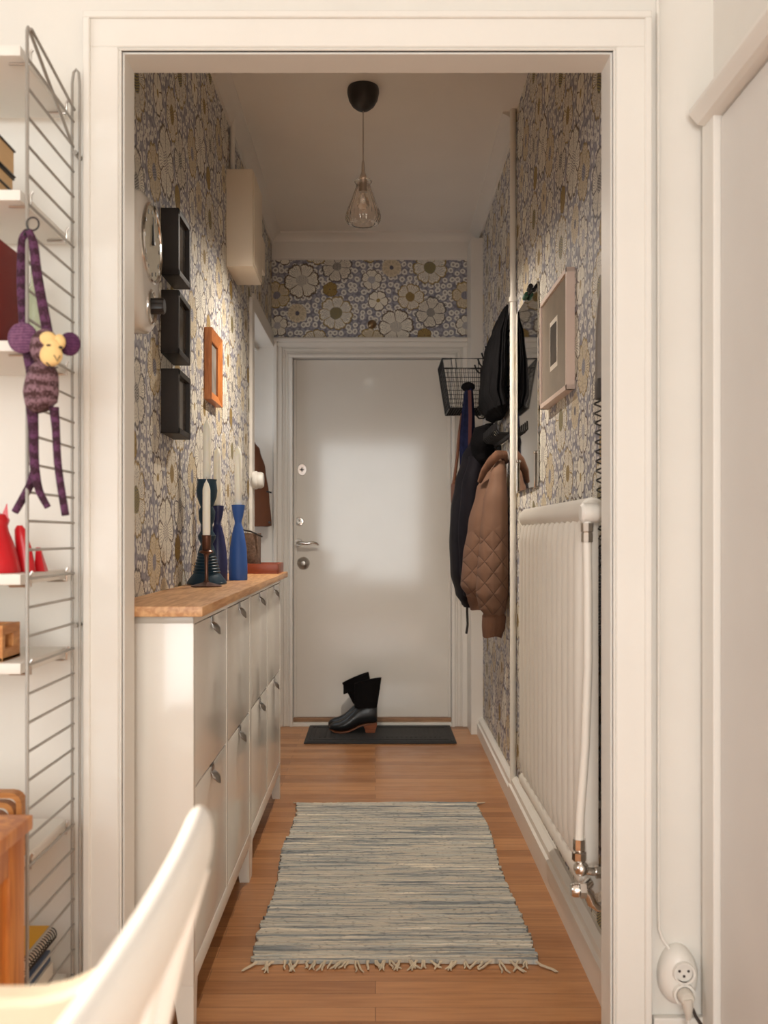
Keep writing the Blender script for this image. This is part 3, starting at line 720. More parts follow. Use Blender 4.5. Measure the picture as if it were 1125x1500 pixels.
# brown coat in the niche
t = thing('coat', 'brown coat hanging inside the left niche beside the entrance door', 'coat', (-.69, 5.40, 1.1))
obj('coat_body', loft(MB(), [(-.70, 5.42, 1.60, .03, .04), (-.69, 5.42, 1.56, .045, .05), (-.685, 5.42, 1.45, .07, .06), (-.68, 5.42, 1.30, .085, .065), (-.68, 5.42, 1.135, .098, .07)], 4, .06, seed=3), M['browncoat'], t)
obj('toggle', MB().tube([(-.60, 5.36, 1.325), (-.572, 5.355, 1.318)], .0045, 8), M['black'], t)
obj('toggle', MB().tube([(-.588, 5.36, 1.155), (-.578, 5.355, 1.152)], .006, 8), M['black'], t)
tag(obj('coat_hook', MB().tube([(-.70, DW, 1.63), (-.70, DW-.05, 1.62), (-.70, DW-.08, 1.60), (-.70, DW-.09, 1.62)], .005, 8), M['steel']), 'small steel hook holding the brown coat in the niche', 'hook')

# right side: pipe
tag(obj('heating_pipe', MB().tube([(xr(3.9)-.016, 3.91, 0.0), (xr(3.9)-.016, 3.91, CE)], .0125, 16).lathe([(.0125, 0), (.017, .001), (.017, .02), (.0125, .021)], (xr(3.9)-.016, 3.91, 2.02)), M['rad']), 'white pipe running floor to ceiling on the right wall', 'pipe')
# hat rack rail with fins
t = thing('coat_rack', 'black comb-like coat rack rail on the right wallpaper above the jackets', 'coat rack', (.55, 4.4, 1.5))
obj('rail', MB().box((.545, 3.94, 1.485), (.560, 4.9, 1.51), .002), M['blackmetal'], t)
for k in range(19):
    y = 3.96+k*.05
    obj('prong', MB().tube([(.556, y, 1.498), (.505, y, 1.50), (.492, y, 1.515), (.494, y, 1.548)], .0036, 8), M['blackmetal'], t)
for y in (4.05, 4.45, 4.85):
    obj('bracket', MB().box((.555, y-.01, 1.47), (xr(y)+.001, y+.01, 1.53), .002), M['blackmetal'], t)
# upper wire rack
t = thing('wire_rack', 'black wire hook rack higher on the right wall, holding the wire basket', 'wire rack', (.56, 4.5, 1.7))
obj('rails', MB().tube([(.553, 4.02, 1.93), (.553, 5.05, 1.93)], .004, 8).tube([(.553, 4.02, 1.70), (.553, 5.05, 1.70)], .004, 8), M['blackmetal'], t)
for k in range(6):
    y = 4.1+k*.16
    for z in (1.93, 1.70):
        obj('hook', MB().tube([(.553, y, z+.01), (.555, y, z-.015), (.545, y, z-.028), (.522, y, z-.028), (.508, y, z-.012), (.50, y, z+.012)], .0042, 8), M['blackmetal'], t)
for y in (4.15, 5.0):
    obj('bracket', MB().tube([(xr(y), y, 1.93), (.553, y, 1.93)], .005, 8).tube([(xr(y), y, 1.70), (.553, y, 1.70)], .005, 8), M['blackmetal'], t)
# wire basket: x .325-.545, y 4.74-5.02
t = thing('wire_basket', 'black wire basket with a handle gap, hung high right of the entrance door', 'basket', (.44, 4.88, 1.70))
def bas(z):  # rectangle at height
    f = (z-1.705)/.24
    return (.363-.038*f, .545, 4.755-.012*f, 5.03)
zt0, zb0 = 1.945, 1.705
def rect(z): a_, b_, c_, d_ = bas(z); return [(a_, c_, z), (b_, c_, z), (b_, d_, z), (a_, d_, z)]
mb = MB()
mb.tube(rect(zt0), .0035, 6, close=True); mb.tube(rect(zb0), .005, 6, close=True); mb.tube(rect(zt0-.045), .0025, 6, close=True)
obj('rim', mb, M['blackmetal'], t)
mb = MB()
for k in range(1, 9): 
    z = zb0+k*.0215
    mb.tube(rect(z), .0013, 5, close=True)
obj('side_wires', mb, M['blackmetal'], t)
mb = MB()
A, B = rect(zb0), rect(zt0-.045); TT = rect(zt0)
for q in range(4):
    p0, p1 = Vector(A[q]), Vector(A[(q+1) % 4]); u0, u1 = Vector(B[q]), Vector(B[(q+1) % 4]); v0, v1 = Vector(TT[q]), Vector(TT[(q+1) % 4])
    for k in range(0, 11):
        f = k/10
        mb.tube([p0.lerp(p1, f), u0.lerp(u1, f)], .0013 if k else .004, 5)
        if k in (0, 2, 3, 8, 9) or q != 0: mb.tube([u0.lerp(u1, f), v0.lerp(v1, f)], .0016 if k else .004, 5)
obj('upright_wires', mb, M['blackmetal'], t)
mb = MB()
for k in range(1, 14):
    f = k/14; mb.tube([(.363+(.545-.363)*f, 4.755, zb0), (.363+(.545-.363)*f, 5.03, zb0)], .0013, 5)
for k in range(1, 18):
    y = 4.755+.275*k/18; mb.tube([(.363, y, zb0), (.545, y, zb0)], .0013, 5)
obj('floor_wires', mb, M['blackmetal'], t)
# black shawl draped over the racks
mb = MB()
rings_ = [(.543, 4.15, 2.03, .010, .16), (.533, 4.17, 1.98, .022, .22), (.520, 4.22, 1.90, .036, .27), (.514, 4.24, 1.78, .045, .295), (.510, 4.25, 1.68, .049, .29), (.520, 4.20, 1.615, .038, .25), (.538, 4.24, 1.592, .014, .18)]
o = obj('black_shawl', loft(mb, rings_, 11, .09, 88, 5, 6), M['blackcloth'])
tag(o, 'bulky black woollen shawl hanging high on the right wall in front of the wire basket', 'shawl')
# scarves / straps
t = thing('scarf', 'deep blue scarf dangling under the wire basket', 'scarf', (.45, 4.7, 1.4))
rs = []
for i in range(13):
    f = i/12; z = 1.80-.44*f; wd = .018+.016*math.sin(f*2.5)
    cx = .452-.012*f
    rs.append([(cx+wd*math.cos(a_)*(1+.15*math.sin(5*a_)), 4.70+.02*math.sin(a_)*(1+.2*math.sin(5*a_+1)), z) for a_ in [2*PI*k/20 for k in range(20)]])
obj('scarf_cloth', MB().rings(rs), M['bluecloth'], t)
obj('knot', MB().ball((.448, 4.70, 1.80), (.034, .026, .024), 14), M['blackcloth'], t)
def strap(name, label, pts, w_, m, cat='strap'):
    rs = []
    for p in pts:
        x, y, z = p; rs.append([(x-w_/2, y-.002, z), (x+w_/2, y-.002, z), (x+w_/2, y+.002, z), (x-w_/2, y+.002, z)])
    return tag(obj(name, MB().rings(rs), m), label, cat)
strap('strap', 'wine-red strap hanging in front of the blue scarf', [(.452, 4.672, 1.78), (.455, 4.670, 1.66), (.452, 4.668, 1.5), (.447, 4.67, 1.36)], .016, M['redstrap'])
t = thing('shoulder_bag', 'brown leather bag with a long strap, hidden behind the dark jacket by the door', 'bag', (.395, 4.93, 1.2))
obj('bag_strap', MB().tube([(.44, 4.93, 1.70), (.425, 4.93, 1.60), (.415, 4.93, 1.48), (.402, 4.93, 1.38), (.396, 4.93, 1.35)], .008, 8), M['leather'], t)
obj('bag_body', loft(MB(), [(.425, 4.93, 1.36, .03, .03), (.425, 4.93, 1.34, .042, .04), (.43, 4.93, 1.26, .048, .045), (.44, 4.93, 1.20, .04, .04)], 3, .03, seed=8), M['leather'], t)
# dark jacket
t = thing('jacket', 'dark jacket hanging on the right wall, nearest the entrance door', 'jacket', (.47, 4.66, .75), 'jackets on the coat rack')
obj('jacket_body', loft(MB(), [(.525, 4.66, 1.585, .02, .03), (.505, 4.66, 1.55, .045, .06), (.485, 4.66, 1.45, .072, .10), (.472, 4.66, 1.33, .090, .13), (.462, 4.66, 1.20, .100, .15), (.460, 4.66, 1.05, .104, .155), (.463, 4.66, .90, .101, .15), (.474, 4.66, .80, .088, .14), (.486, 4.66, .745, .070, .11)], 6, .05, 48, 11), M['darkjacket'], t)
obj('hood', loft(MB(), [(.53, 4.52, 1.60, .02, .04), (.50, 4.50, 1.575, .045, .07), (.495, 4.50, 1.51, .055, .07), (.50, 4.52, 1.44, .05, .06), (.505, 4.53, 1.40, .03, .04)], 5, .09, 36, 12), M['blackcloth'], t)
obj('sleeve', loft(MB(), [(.47, 4.53, 1.45, .035, .04), (.445, 4.52, 1.3, .045, .05), (.432, 4.52, 1.1, .047, .05), (.436, 4.53, .92, .042, .045), (.447, 4.54, .80, .036, .04)], 4, .06, 30, 14), M['darkjacket'], t)
obj('drawstring', MB().tube([(.437, 4.62, .80), (.435, 4.62, .72), (.438, 4.62, .66), (.432, 4.62, .615)], .0055, 8), M['black'], t)
# tan quilted jacket
t = thing('jacket', 'tan quilted bomber jacket hanging on the right wall next to the pipe', 'jacket', (.49, 4.2, .66), 'jackets on the coat rack')
obj('jacket_body', loft(MB(), [(.545, 4.27, 1.42, .016, .03), (.525, 4.28, 1.38, .032, .06), (.500, 4.30, 1.28, .055, .10), (.485, 4.31, 1.13, .075, .13), (.473, 4.32, .98, .086, .14), (.467, 4.32, .86, .090, .145), (.480, 4.32, .81, .075, .13)], 5, .05, 48, 21), M['tan'], t)
obj('sleeve', loft(MB(), [(.535, 4.16, 1.40, .018, .035), (.522, 4.14, 1.34, .036, .05), (.510, 4.12, 1.22, .052, .062), (.503, 4.11, 1.08, .060, .068), (.497, 4.10, .94, .066, .072), (.492, 4.10, .84, .068, .072), (.494, 4.10, .78, .058, .062), (.500, 4.10, .745, .042, .048)], 5, .035, 40, 22), M['tan'], t)
obj('cuff', loft(MB(), [(.500, 4.10, .752, .045, .048), (.500, 4.10, .74, .050, .05), (.498, 4.10, .70, .049, .048), (.492, 4.10, .655, .040, .042)], 16, .02, 64, 23), M['tanrib'], t)
obj('collar', MB().tube([(.452, 4.22, 1.315), (.468, 4.18, 1.36), (.495, 4.14, 1.40), (.52, 4.12, 1.425), (.545, 4.13, 1.425), (.560, 4.18, 1.40)], [.010, .016, .020, .021, .019, .013], 12), M['tanrib'], t)
obj('hem', loft(MB(), [(.480, 4.32, .815, .076, .13), (.480, 4.32, .80, .070, .125), (.484, 4.32, .755, .062, .12)], 20, .015, 72, 24), M['tanrib'], t)

# mirror
xm = xr(3.6)-.006
t = thing('wall_mirror', 'frameless grey mirror on the right wall above the radiator', 'mirror', (xm, 3.59, 1.255))
obj('glass', MB().box((xm-.004, 3.335, 1.252), (xm+.001, 3.855, 1.955), .001), M['mirror'], t, smooth=False)
for y in (3.37, 3.78):
    obj('clip', MB().tube([(xm-.007, y, 1.365), (xm-.007, y, 1.30), (xm-.007, y, 1.248), (xm+.003, y, 1.246)], .003, 8).ball((xm-.008, y, 1.37), .006, 10), M['chrome'], t)
obj('top_clip', MB().tube([(xm-.006, 3.44, 1.955), (xm-.007, 3.49, 1.955), (xm-.006, 3.56, 1.955)], .004, 8).tube([(xm-.012, 3.43, 1.962), (xm-.012, 3.47, 1.958)], .009, 10), M['blackmetal'], t)
obj('clip_grip', MB().tube([(xm-.012, 3.52, 1.955), (xm-.012, 3.57, 1.952)], .009, 10), M['green'], t)
# pale framed picture on right wall
y0, y1, z0, z1 = 2.715, 3.16, 1.490, 1.832; xw = xr(2.95)+.002; xf = xw-.028
t = thing('picture_frame', 'thin pale pink picture frame on the right wall between mirror and doorway', 'picture frame', (xw, 2.94, 1.66))
mb = MB(); f = .014
mb.box((xf, y0, z0), (xw, y0+f, z1), .001).box((xf, y1-f, z0), (xw, y1, z1), .001).box((xf, y0, z0), (xw, y1, z0+f), .001).box((xf, y0, z1-f), (xw, y1, z1), .001)
obj('frame', mb, M['pinkframe'], t, smooth=False)
gm, gnt, gb = new_mat('glazed_mount'); E.nt = gnt
gn = gnt.nodes.new('ShaderNodeTexNoise'); gn.inputs['Scale'].default_value = 5
gnt.links.new(cmix(E(gn.outputs[0]), srgb(150, 138, 122), srgb(172, 158, 140)), gb.inputs['Base Color']); gb.inputs['Roughness'].default_value = .2
obj('mount', MB().box((xf+.006, y0+f, z0+f), (xw, y1-f, z1-f)), gm, t, smooth=False)
obj('print_border', MB().box((xf+.0052, 2.88, 1.585), (xf+.007, 3.00, 1.735)), M['paper'], t, smooth=False)
obj('print', MB().box((xf+.0045, 2.890, 1.60), (xf+.006, 2.990, 1.72)), M['darkprint'], t, smooth=False)

# radiator
RF = .448; RB = .495
t = thing('radiator', 'tall cream column radiator along the right wall', 'radiator', (.47, 2.6, .28))
y0r, y1r = 2.165, 3.06; n = 13; zb_, zt_ = .300, 1.160
mb = MB()
mb.box((RF+.018, y0r+.004, zb_+.03), (RB+.004, y1r, zt_-.03), .006)
for k in range(n):
    yc = y0r+(k+.5)*(y1r-y0r)/n; hw = (y1r-y0r)/n*.40; rs = []
    for z, g_, o_ in ((zb_+.012, .1, .030), (zb_+.022, .6, .014), (zb_+.05, .95, .003), (zb_+.10, 1, 0), (zt_-.10, 1, 0), (zt_-.055, .95, .004), (zt_-.03, .6, .016), (zt_-.022, .2, .026)):
        rs.append([(RF+.034-(.034-o_)*math.sin(PI*j/12)**.6*max(.25, g_), yc-hw*math.cos(PI*j/12), z) for j in range(13)]+[(RF+.036, yc+hw, z), (RF+.036, yc-hw, z)])
    mb.rings(rs)
obj('panel', mb, M['rad'], t)
def hdr(z):
    m2 = MB(); m2.tube([(RF+.034, y0r-.004, z), (RF+.034, y1r+.002, z)], .030, 20); return m2
obj('header', hdr(zt_-.024), M['rad'], t); obj('header', hdr(zb_+.014), M['rad'], t)
obj('plug', MB().lathe([(0, -.020), (.016, -.020), (.024, -.012), (.024, 0), (0, 0)], (RF+.034, y0r-.003, zt_-.024), 'Y', 16), M['rad'], t)
# thermostat valve + return pipe
yv = 2.118; pz = zt_-.052
obj('valve_head', MB().lathe([(0, 0), (.016, 0), (.022, .006), (.022, .036), (.018, .042), (0, .042)], (RF-.002, yv, zt_-.030), 'X', 20).tube([(RF+.013, yv, pz-.001), (RF+.013, yv, zt_-.03)], .011, 12).tube([(RF+.034, yv+.035, zt_-.03), (RF+.034, yv, zt_-.03)], .011, 12), M['plastic'], t)
pz = zt_-.052
obj('valve_nut', MB().lathe([(.009, 0), (.014, 0), (.014, -.018), (.011, -.020), (.013, -.024), (.013, -.042), (.009, -.042)], (RF+.013, yv, pz), 'Z', 8), M['steel'], t)
zlow = .385
obj('pipe', MB().tube([(RF+.013, yv, pz-.03), (RF+.015, yv, .95), (RF+.015, yv, .80), (RF+.009, yv, .62), (RF-.002, yv, .47), (RF-.004, yv, zlow+.03)], .0098, 14), M['rad'], t)
xv = RF-.004
mv = MB()
mv.lathe([(.010, .035), (.014, .035), (.014, .012), (.011, .010), (.016, .006), (.016, -.010), (.010, -.016)], (xv, yv, zlow), 'Z', 8)
mv.ball((xv+.003, yv-.004, zlow-.028), .017, 14).tube([(xv, yv, zlow-.02), (xv+.01, yv, zlow-.034), (xv+.035, yv, zlow-.036)], .010, 12)
mv.tube([(xv+.03, yv, zlow-.036), (xr(yv)+.002, yv, zlow-.036)], .0085, 12).lathe([(.009, 0), (.015, 0), (.015, .016), (.009, .016)], (xv+.035, yv, zlow-.036), 'X', 6)
obj('lower_valve', mv, M['chrome'], t)
mv = MB(); zl = .305
mv.tube([(RF+.02, yv+.05, zl+.01), (RF+.018, yv+.015, zl+.012), (RF+.0, yv-.002, zl+.006)], .013, 12).lathe([(0, 0), (.013, 0), (.016, .004), (.016, .016), (.010, .020)], (RF-.022, yv, zl+.004), 'X', 12)
mv.lathe([(.010, 0), (.018, 0), (.018, .014), (.010, .014)], (RF-.004, yv, zl+.004), 'X', 6)
mv.tube([(RF+.006, yv, zl+.004), (RF+.018, yv, zl-.006), (RF+.024, yv, zl-.024), (RF+.036, yv, zl-.033), (xr(yv)+.002, yv, zl-.033)], [.013, .012, .012, .011, .0085], 12)
mv.lathe([(.009, 0), (.015, 0), (.015, .016), (.009, .016)], (RF+.044, yv, zl-.033), 'X', 6)
obj('return_valve', mv, M['chrome'], t)
for y in (2.4, 2.85):
    for z in (.42, 1.06): obj('wall_bracket', MB().box((RB, y-.012, z-.01), (xr(y)+.001, y+.012, z+.01), .002), M['rad'], t)

# wall phone with coiled cord beside the jamb
t = thing('wall_phone', 'grey intercom handset with a dark coiled cord beside the right jamb', 'telephone', (.53, 2.17, 1.42))
obj('phone_base', MB().box((.520, 2.125, 1.42), (xr(2.17)+.001, 2.22, 1.62), .006), M['plastic'], t)
obj('handset', MB().tube([(.512, 2.175, 1.63), (.509, 2.175, 1.60), (.505, 2.175, 1.54), (.504, 2.175, 1.46), (.504, 2.175, 1.425)], [.009, .013, .0125, .0125, .0125], 14), M['phone'], t)
obj('mouthpiece', MB().box((.493, 2.160, 1.385), (.519, 2.190, 1.432), .004), M['darkgrey'], t)
def coil(p0, p1, turns, r, wave=0):
    pts = []; n_ = turns*12
    for i in range(n_+1):
        f = i/n_; a_ = 2*PI*turns*f
        pts.append((p0[0]+(p1[0]-p0[0])*f+r*math.cos(a_)+wave*math.sin(f*3), p0[1]+(p1[1]-p0[1])*f+r*math.sin(a_), p0[2]+(p1[2]-p0[2])*f))
    return pts
cc = coil((.497, 2.172, 1.385), (.509, 2.172, 1.00), 18, .0085)+coil((.509, 2.172, .998), (.508, 2.172, .835), 22, .0085)
obj('coiled_cord', MB().tube(cc, .0021, 6), M['black'], t)

# ------------------------------------------------------------------ entrance end
tag(obj('bell_button', MB().lathe([(0, -.020), (.010, -.018), (.018, -.010), (.024, -.006), (.026, 0)], ((545-550)*DW/F, DW, CZ+310*DW/F), 'Y', 28), M['brass']), 'round brass knob on the floral wallpaper above the entrance door', 'doorbell')
tag(obj('doormat', MB().box((-.372, 5.04, 0), (.422, 5.495, .010), .004), M['rubber']), 'black rubber doormat in front of the entrance door', 'doormat')
# pattern ridges of the mat as a part
o = bpy.data.objects['doormat']; mb = MB()
for k in range(26):
    x = -.30+k*.0255; mb.box((x, 5.16, .009), (x+.010, 5.38, .0125))
for (a_, b_, c_, d_) in ((-.355, 5.055, .405, 5.065), (-.355, 5.47, .405, 5.48), (-.345, 5.10, .395, 5.11), (-.345, 5.425, .395, 5.435)): mb.box((a_, b_, .009), (c_, d_, .0125))
for x in (-.355, -.335, .385, .40): mb.box((x, 5.06, .009), (x+.008, 5.475, .0125))
obj('ridges', mb, M['rubber'], o, smooth=False)
def boot(label, x0, yc, lean, cuff, gz=.0127, s_=1.):
    """toe to the left (-x), heel to the right; x0 = toe tip"""
    t = thing('ankle_boot', label, 'boot', (x0+.13, yc, gz), 'pair of black ankle boots')
    def ring(xa, xb, w_, z, k=22, tilt=0):
        r = []
        for j in range(k):
            a_ = 2*PI*j/k; c_, s2 = math.cos(a_), math.sin(a_)
            xx = (xa+xb)/2+(xb-xa)/2*math.copysign(abs(c_)**.85, c_); r.append((xx, yc+w_*s2, z+gz+tilt*(xx-(xa+xb)/2)))
        return r
    X = x0
    # foot lofted along its length, toe to heel: (x, z_bottom, z_top, half width)
    prof = [(0, .020, .030, .006), (.008, .012, .044, .020), (.03, .007, .056, .032), (.06, .006, .064, .038), (.09, .008, .080, .038), (.115, .014, .102, .035), (.14, .026, .126, .031), (.165, .038, .150, .029), (.20, .046, .165, .029), (.235, .048, .165, .029), (.255, .052, .155, .024), (.263, .060, .14, .010)]
    rs = []
    for x, a_, b_, w_ in prof:
        rs.append([(X+x, yc+w_*math.cos(q)*(1-.12*max(0, math.sin(q))), gz+(a_+b_)/2+(b_-a_)/2*math.sin(q)) for q in [2*PI*j/20 for j in range(20)]])
    obj('foot', MB().rings(rs), M['boot'], t)
    rs = []
    for f in [i/8 for i in range(9)]:
        z = .135+f*.145; off = lean*f; wd = .062+.012*f
        rs.append(ring(X+.200-wd+off-.0, X+.200+wd+off, .038+.008*f, z, tilt=cuff*f))
    # open collar: turn inwards
    rs.append([(p[0]*.9+(X+.2+lean)*.1, (p[1]-yc)*.85+yc, p[2]-.002) for p in rs[-1]])
    rs.append([(p[0], p[1], p[2]-.06) for p in rs[-1]])
    obj('shaft', MB().rings(rs), M['bootcloth'], t)
    sp = [(0, .016), (.03, .003), (.07, 0), (.10, .003), (.13, .014), (.17, .034), (.21, .044), (.262, .046)]
    rs = []
    for (x, z), w_ in zip(sp, (.006, .032, .040, .036, .030, .028, .030, .020)):
        rs.append([(X+x, yc-w_, gz+z), (X+x, yc+w_, gz+z), (X+x, yc+w_, gz+z+.007), (X+x, yc-w_, gz+z+.007)])
    obj('sole', MB().rings(rs), M['leather'], t)
    obj('heel', MB().rings([[(X+.190, yc-.028, gz+.046), (X+.262, yc-.026, gz+.048), (X+.262, yc+.026, gz+.048), (X+.190, yc+.028, gz+.046)], [(X+.200, yc-.022, gz), (X+.250, yc-.022, gz), (X+.250, yc+.022, gz), (X+.200, yc+.022, gz)]]), M['heel'], t, smooth=False)
boot('black ankle boot in front, its upright shaft top on the right', -.253, 5.29, .012, .22)
boot('black ankle boot behind its pair, its shaft slumping to the left', -.262, 5.405, -.050, .42)

# rug
t = thing('rag_rug', 'grey and beige striped rag rug with white fringes on the hall floor', 'rug', (.047, 3.17, 0))
nx, ny = 30, 180; X0, X1, Y0, Y1 = -.310, .407, 2.45, 3.90
rnd = random.Random(2); e0 = [rnd.uniform(-.006, .006) for _ in range(ny+1)]; e1 = [rnd.uniform(-.006, .006) for _ in range(ny+1)]
mb = MB(); top = []; bot = []
for j in range(ny+1):
    y = Y0+(Y1-Y0)*j/ny; a_ = X0+e0[j]+.006*math.sin(y*9); b_ = X1+e1[j]+.006*math.sin(y*7+2); row = []; rb = []
    for i in range(nx+1):
        f = i/nx; x = a_+(b_-a_)*f
        yy = y+.004*math.sin(x*7+y*3)+.003*math.sin(x*23+j)
        z = .011+.0022*math.sin(j*2.1+x*5)+rnd.uniform(-.0012, .0012)
        row.append(mb.bm.verts.new((x, yy, z))); rb.append(mb.bm.verts.new((x, yy, .001)))
    top.append(row); bot.append(rb)
for j in range(ny):
    for i in range(nx):
        mb.bm.faces.new((top[j][i], top[j][i+1], top[j+1][i+1], top[j+1][i])); mb.bm.faces.new((bot[j][i], bot[j+1][i], bot[j+1][i+1], bot[j][i+1]))
    mb.bm.faces.new((top[j][0], top[j+1][0], bot[j+1][0], bot[j][0])); mb.bm.faces.new((top[j][nx], bot[j][nx], bot[j+1][nx], top[j+1][nx]))
for i in range(nx):
    mb.bm.faces.new((top[0][i], bot[0][i], bot[0][i+1], top[0][i+1])); mb.bm.faces.new((top[ny][i], top[ny][i+1], bot[ny][i+1], bot[ny][i]))
obj('woven_cloth', mb, M['rug'], t)
def fringe(y, sg, cnt, ln):
    mb = MB()
    for k in range(cnt):
        x = X0+(X1-X0)*(k+.5)/cnt+rnd.uniform(-.006, .006); dxx = rnd.uniform(-.022, .022)+(-.02 if k == 0 else .03 if k == cnt-1 else 0); l = ln*rnd.uniform(.55, 1.1)
        for q in range(2):
            o_ = rnd.uniform(-.006, .006)
            mb.tube([(x+q*.004, y, .008), (x+dxx*.3+o_, y-sg*l*.4, .006), (x+dxx*.8+o_, y-sg*l*.75, .004), (x+dxx+o_*2, y-sg*l, .004)], [.0028, .0028, .0026, .0015], 6)
    return mb
f_ = obj('fringe', fringe(Y0+.004, 1, 34, .055), M['fringe'], t); f_['kind'] = 'stuff'
f_ = obj('fringe', fringe(Y1-.004, -1, 60, .028), M['fringe'], t); f_['kind'] = 'stuff'

# pendant lamp
PX, PY = (532-550)*3.72/F, 3.72
t = thing('pendant_lamp', 'pendant lamp with a black ceiling cup and clear ribbed glass shade', 'lamp', (PX, PY, CE))
cp = obj('ceiling_cup', MB().lathe([(0, 0), (.058, 0), (.0605, -.008), (.061, -.022), (.055, -.048), (.042, -.070), (.024, -.084), (.008, -.089), (0, -.09)], (PX, PY, CE), 'Z', 40), M['black'], t)
obj('cord', MB().tube([(PX, PY, CE-.07), (PX, PY, 2.50)], .0023, 8), M['steel'], t)
obj('lamp_holder', MB().lathe([(.004, .075), (.006, .06), (.007, .03), (.013, .015), (.016, 0), (.016, -.045), (0, -.05)], (PX, PY, 2.44), 'Z', 20), M['steel'], t)
sp = [(.018, .168), (.030, .170), (.034, .163), (.026, .152), (.028, .140), (.038, .115), (.048, .085), (.060, .055), (.066, .035), (.0665, .018), (.058, .003), (.045, 0)]
inn = [(r-.003, h_+.0015) for r, h_ in sp[::-1]]
obj('glass_shade', MB().lathe(sp+inn, (PX, PY, 2.272), 'Z', 96, ribs=24, amp=.022), M['glass'], t)
obj('bulb', MB().lathe([(0, 0), (.012, .003), (.021, .014), (.023, .026), (.018, .042), (.011, .056), (.011, .075), (0, .075)], (PX, PY, 2.325), 'Z', 24), M['glass'], t)

pl = bpy.data.lights.new('hall_fill_spot', 'SPOT'); pl.energy = 78; pl.color = (1, .90, .78); pl.spot_size = math.radians(164); pl.spot_blend = 1; pl.shadow_soft_size = .02  # added downward fill for the dark hall; the pendant itself is unlit
plo = bpy.data.objects.new('hall_fill_spot', pl); COL.objects.link(plo); plo.location = (PX, PY, 2.262)

# ------------------------------------------------------------------ living room: ladder shelf on the left
XLd = -.608; DF_, DB_ = 1.697, 1.955
t = thing('shelf_ladder', 'grey wire ladder upright of the wall shelving, left of the doorway', 'shelving upright', (XLd, DB_, 0))
obj('front_rail', MB().tube([(XLd, DF_, .02), (XLd, DF_, 1.962), (XLd, DF_+.004, 1.970), (XLd, DF_+.012, 1.968), (XLd, DB_, 1.862)], .0031, 10), M['ladder'], t)
obj('back_rail', MB().tube([(XLd+.004, DF_+.002, 1.966), (XLd+.004, DF_+.010, 1.970), (XLd+.004, DB_-.004, 1.935)], .0028, 10).tube([(XLd-.002, DB_, .02), (XLd-.002, DB_, 1.99), (XLd+.001, DB_, 2.012), (XLd+.006, DB_, 2.018), (XLd+.011, DB_, 2.012), (XLd+.013, DB_, 1.99), (XLd+.013, DB_, .02)], .0028, 10), M['ladder'], t)
for k in range(37):
    z = 1.914-.0505*k
    obj('rung', MB().tube([(XLd, DF_, z), (XLd, DB_+.003, z), ], .0026, 8), M['ladder'], t)
for z in (.9, 1.85):
    obj('wall_plug', MB().tube([(XLd+.005, DB_-.004, z), (XLd+.005, 1.986, z)], .005, 8), M['ladder'], t)
SH = [1.939, 1.686, 1.422, 1.013, .857, .512, .20]     # shelf tops
names = ['topmost white shelf, empty at its visible end', 'white shelf carrying the black-edged notebooks', 'white shelf behind the knitted monkey carrying the dark red binder', 'white shelf carrying the red cat figure', 'white shelf carrying the small wooden crate', 'white shelf carrying the layered wooden rack, behind the pine cabinet', 'lowest white shelf with the yellow notebook pile']
for z, nme in zip(SH, names):
    s_ = thing('wall_shelf', nme, 'shelf', (-.92, 1.82, z-.02), 'white shelves on the wire ladder')
    obj('board', MB().box((-1.22, 1.70, z-.019), (-.621, 1.955, z), .002), M['trim'], s_)
    for yy in (1.725, 1.925):
        obj('bracket', MB().tube([(-.650, yy, z-.022), (-.622, yy, z-.022), (-.612, yy, z-.022), (-.612, yy, z-.002), (XLd, yy, z+.004)], .0025, 8), M['steel'], s_)
# notebooks on the second shelf
def flatbook(name, label, x1, y0, y1, z0, th, cov, rot=0, x0=-.80, cat='book', grp=None):
    t = thing(name, label, cat, (x1, y0, z0), grp)
    obj('pages', MB().box((x0, y0+.001, z0+.003), (x1-.003, y1-.003, z0+th-.003)), M['pages'], t)
    obj('cover', MB().box((x0, y0, z0), (x1, y1, z0+.003), .0005).box((x0, y0, z0+th-.003), (x1, y1, z0+th), .0005), cov, t)
    t.rotation_euler.z = rot
    return t
flatbook('notebook', 'thin black-edged notebook at the bottom of the pile on the upper shelf', -.660, 1.712, 1.80, 1.6865, .022, M['black'], 0, grp='notebooks on the upper shelf')
flatbook('notebook', 'middle black-edged notebook of the pile on the upper shelf', -.664, 1.712, 1.79, 1.709, .028, M['black'], .0, grp='notebooks on the upper shelf')
flatbook('notebook', 'thick beige notebook on top of the pile on the upper shelf', -.662, 1.712, 1.79, 1.738, .05, M['black'], 0, grp='notebooks on the upper shelf')
t = thing('binder', 'dark red binder standing on the shelf behind the knitted monkey', 'binder', (-.70, 1.75, 1.422))
obj('cover', MB().box((-.72, 1.705, 1.4225), (-.659, 1.80, 1.602), .003), M['redbook'], t)
obj('pages', MB().box((-.716, 1.708, 1.4265), (-.663, 1.8015, 1.598)), M['paper'], t)
tag(obj('glass_bottle', MB().lathe([(0, 0), (.016, 0), (.018, .004), (.018, .10), (.015, .125), (.008, .14), (.008, .17), (.010, .172), (.006, .172), (.006, .135), (.012, .12), (.015, .10), (.015, .006), (0, .005)], (-.648, 1.85, 1.4225), 'Z', 24), M['greenglass']), 'pale greenish glass bottle behind the knitted monkey', 'bottle')
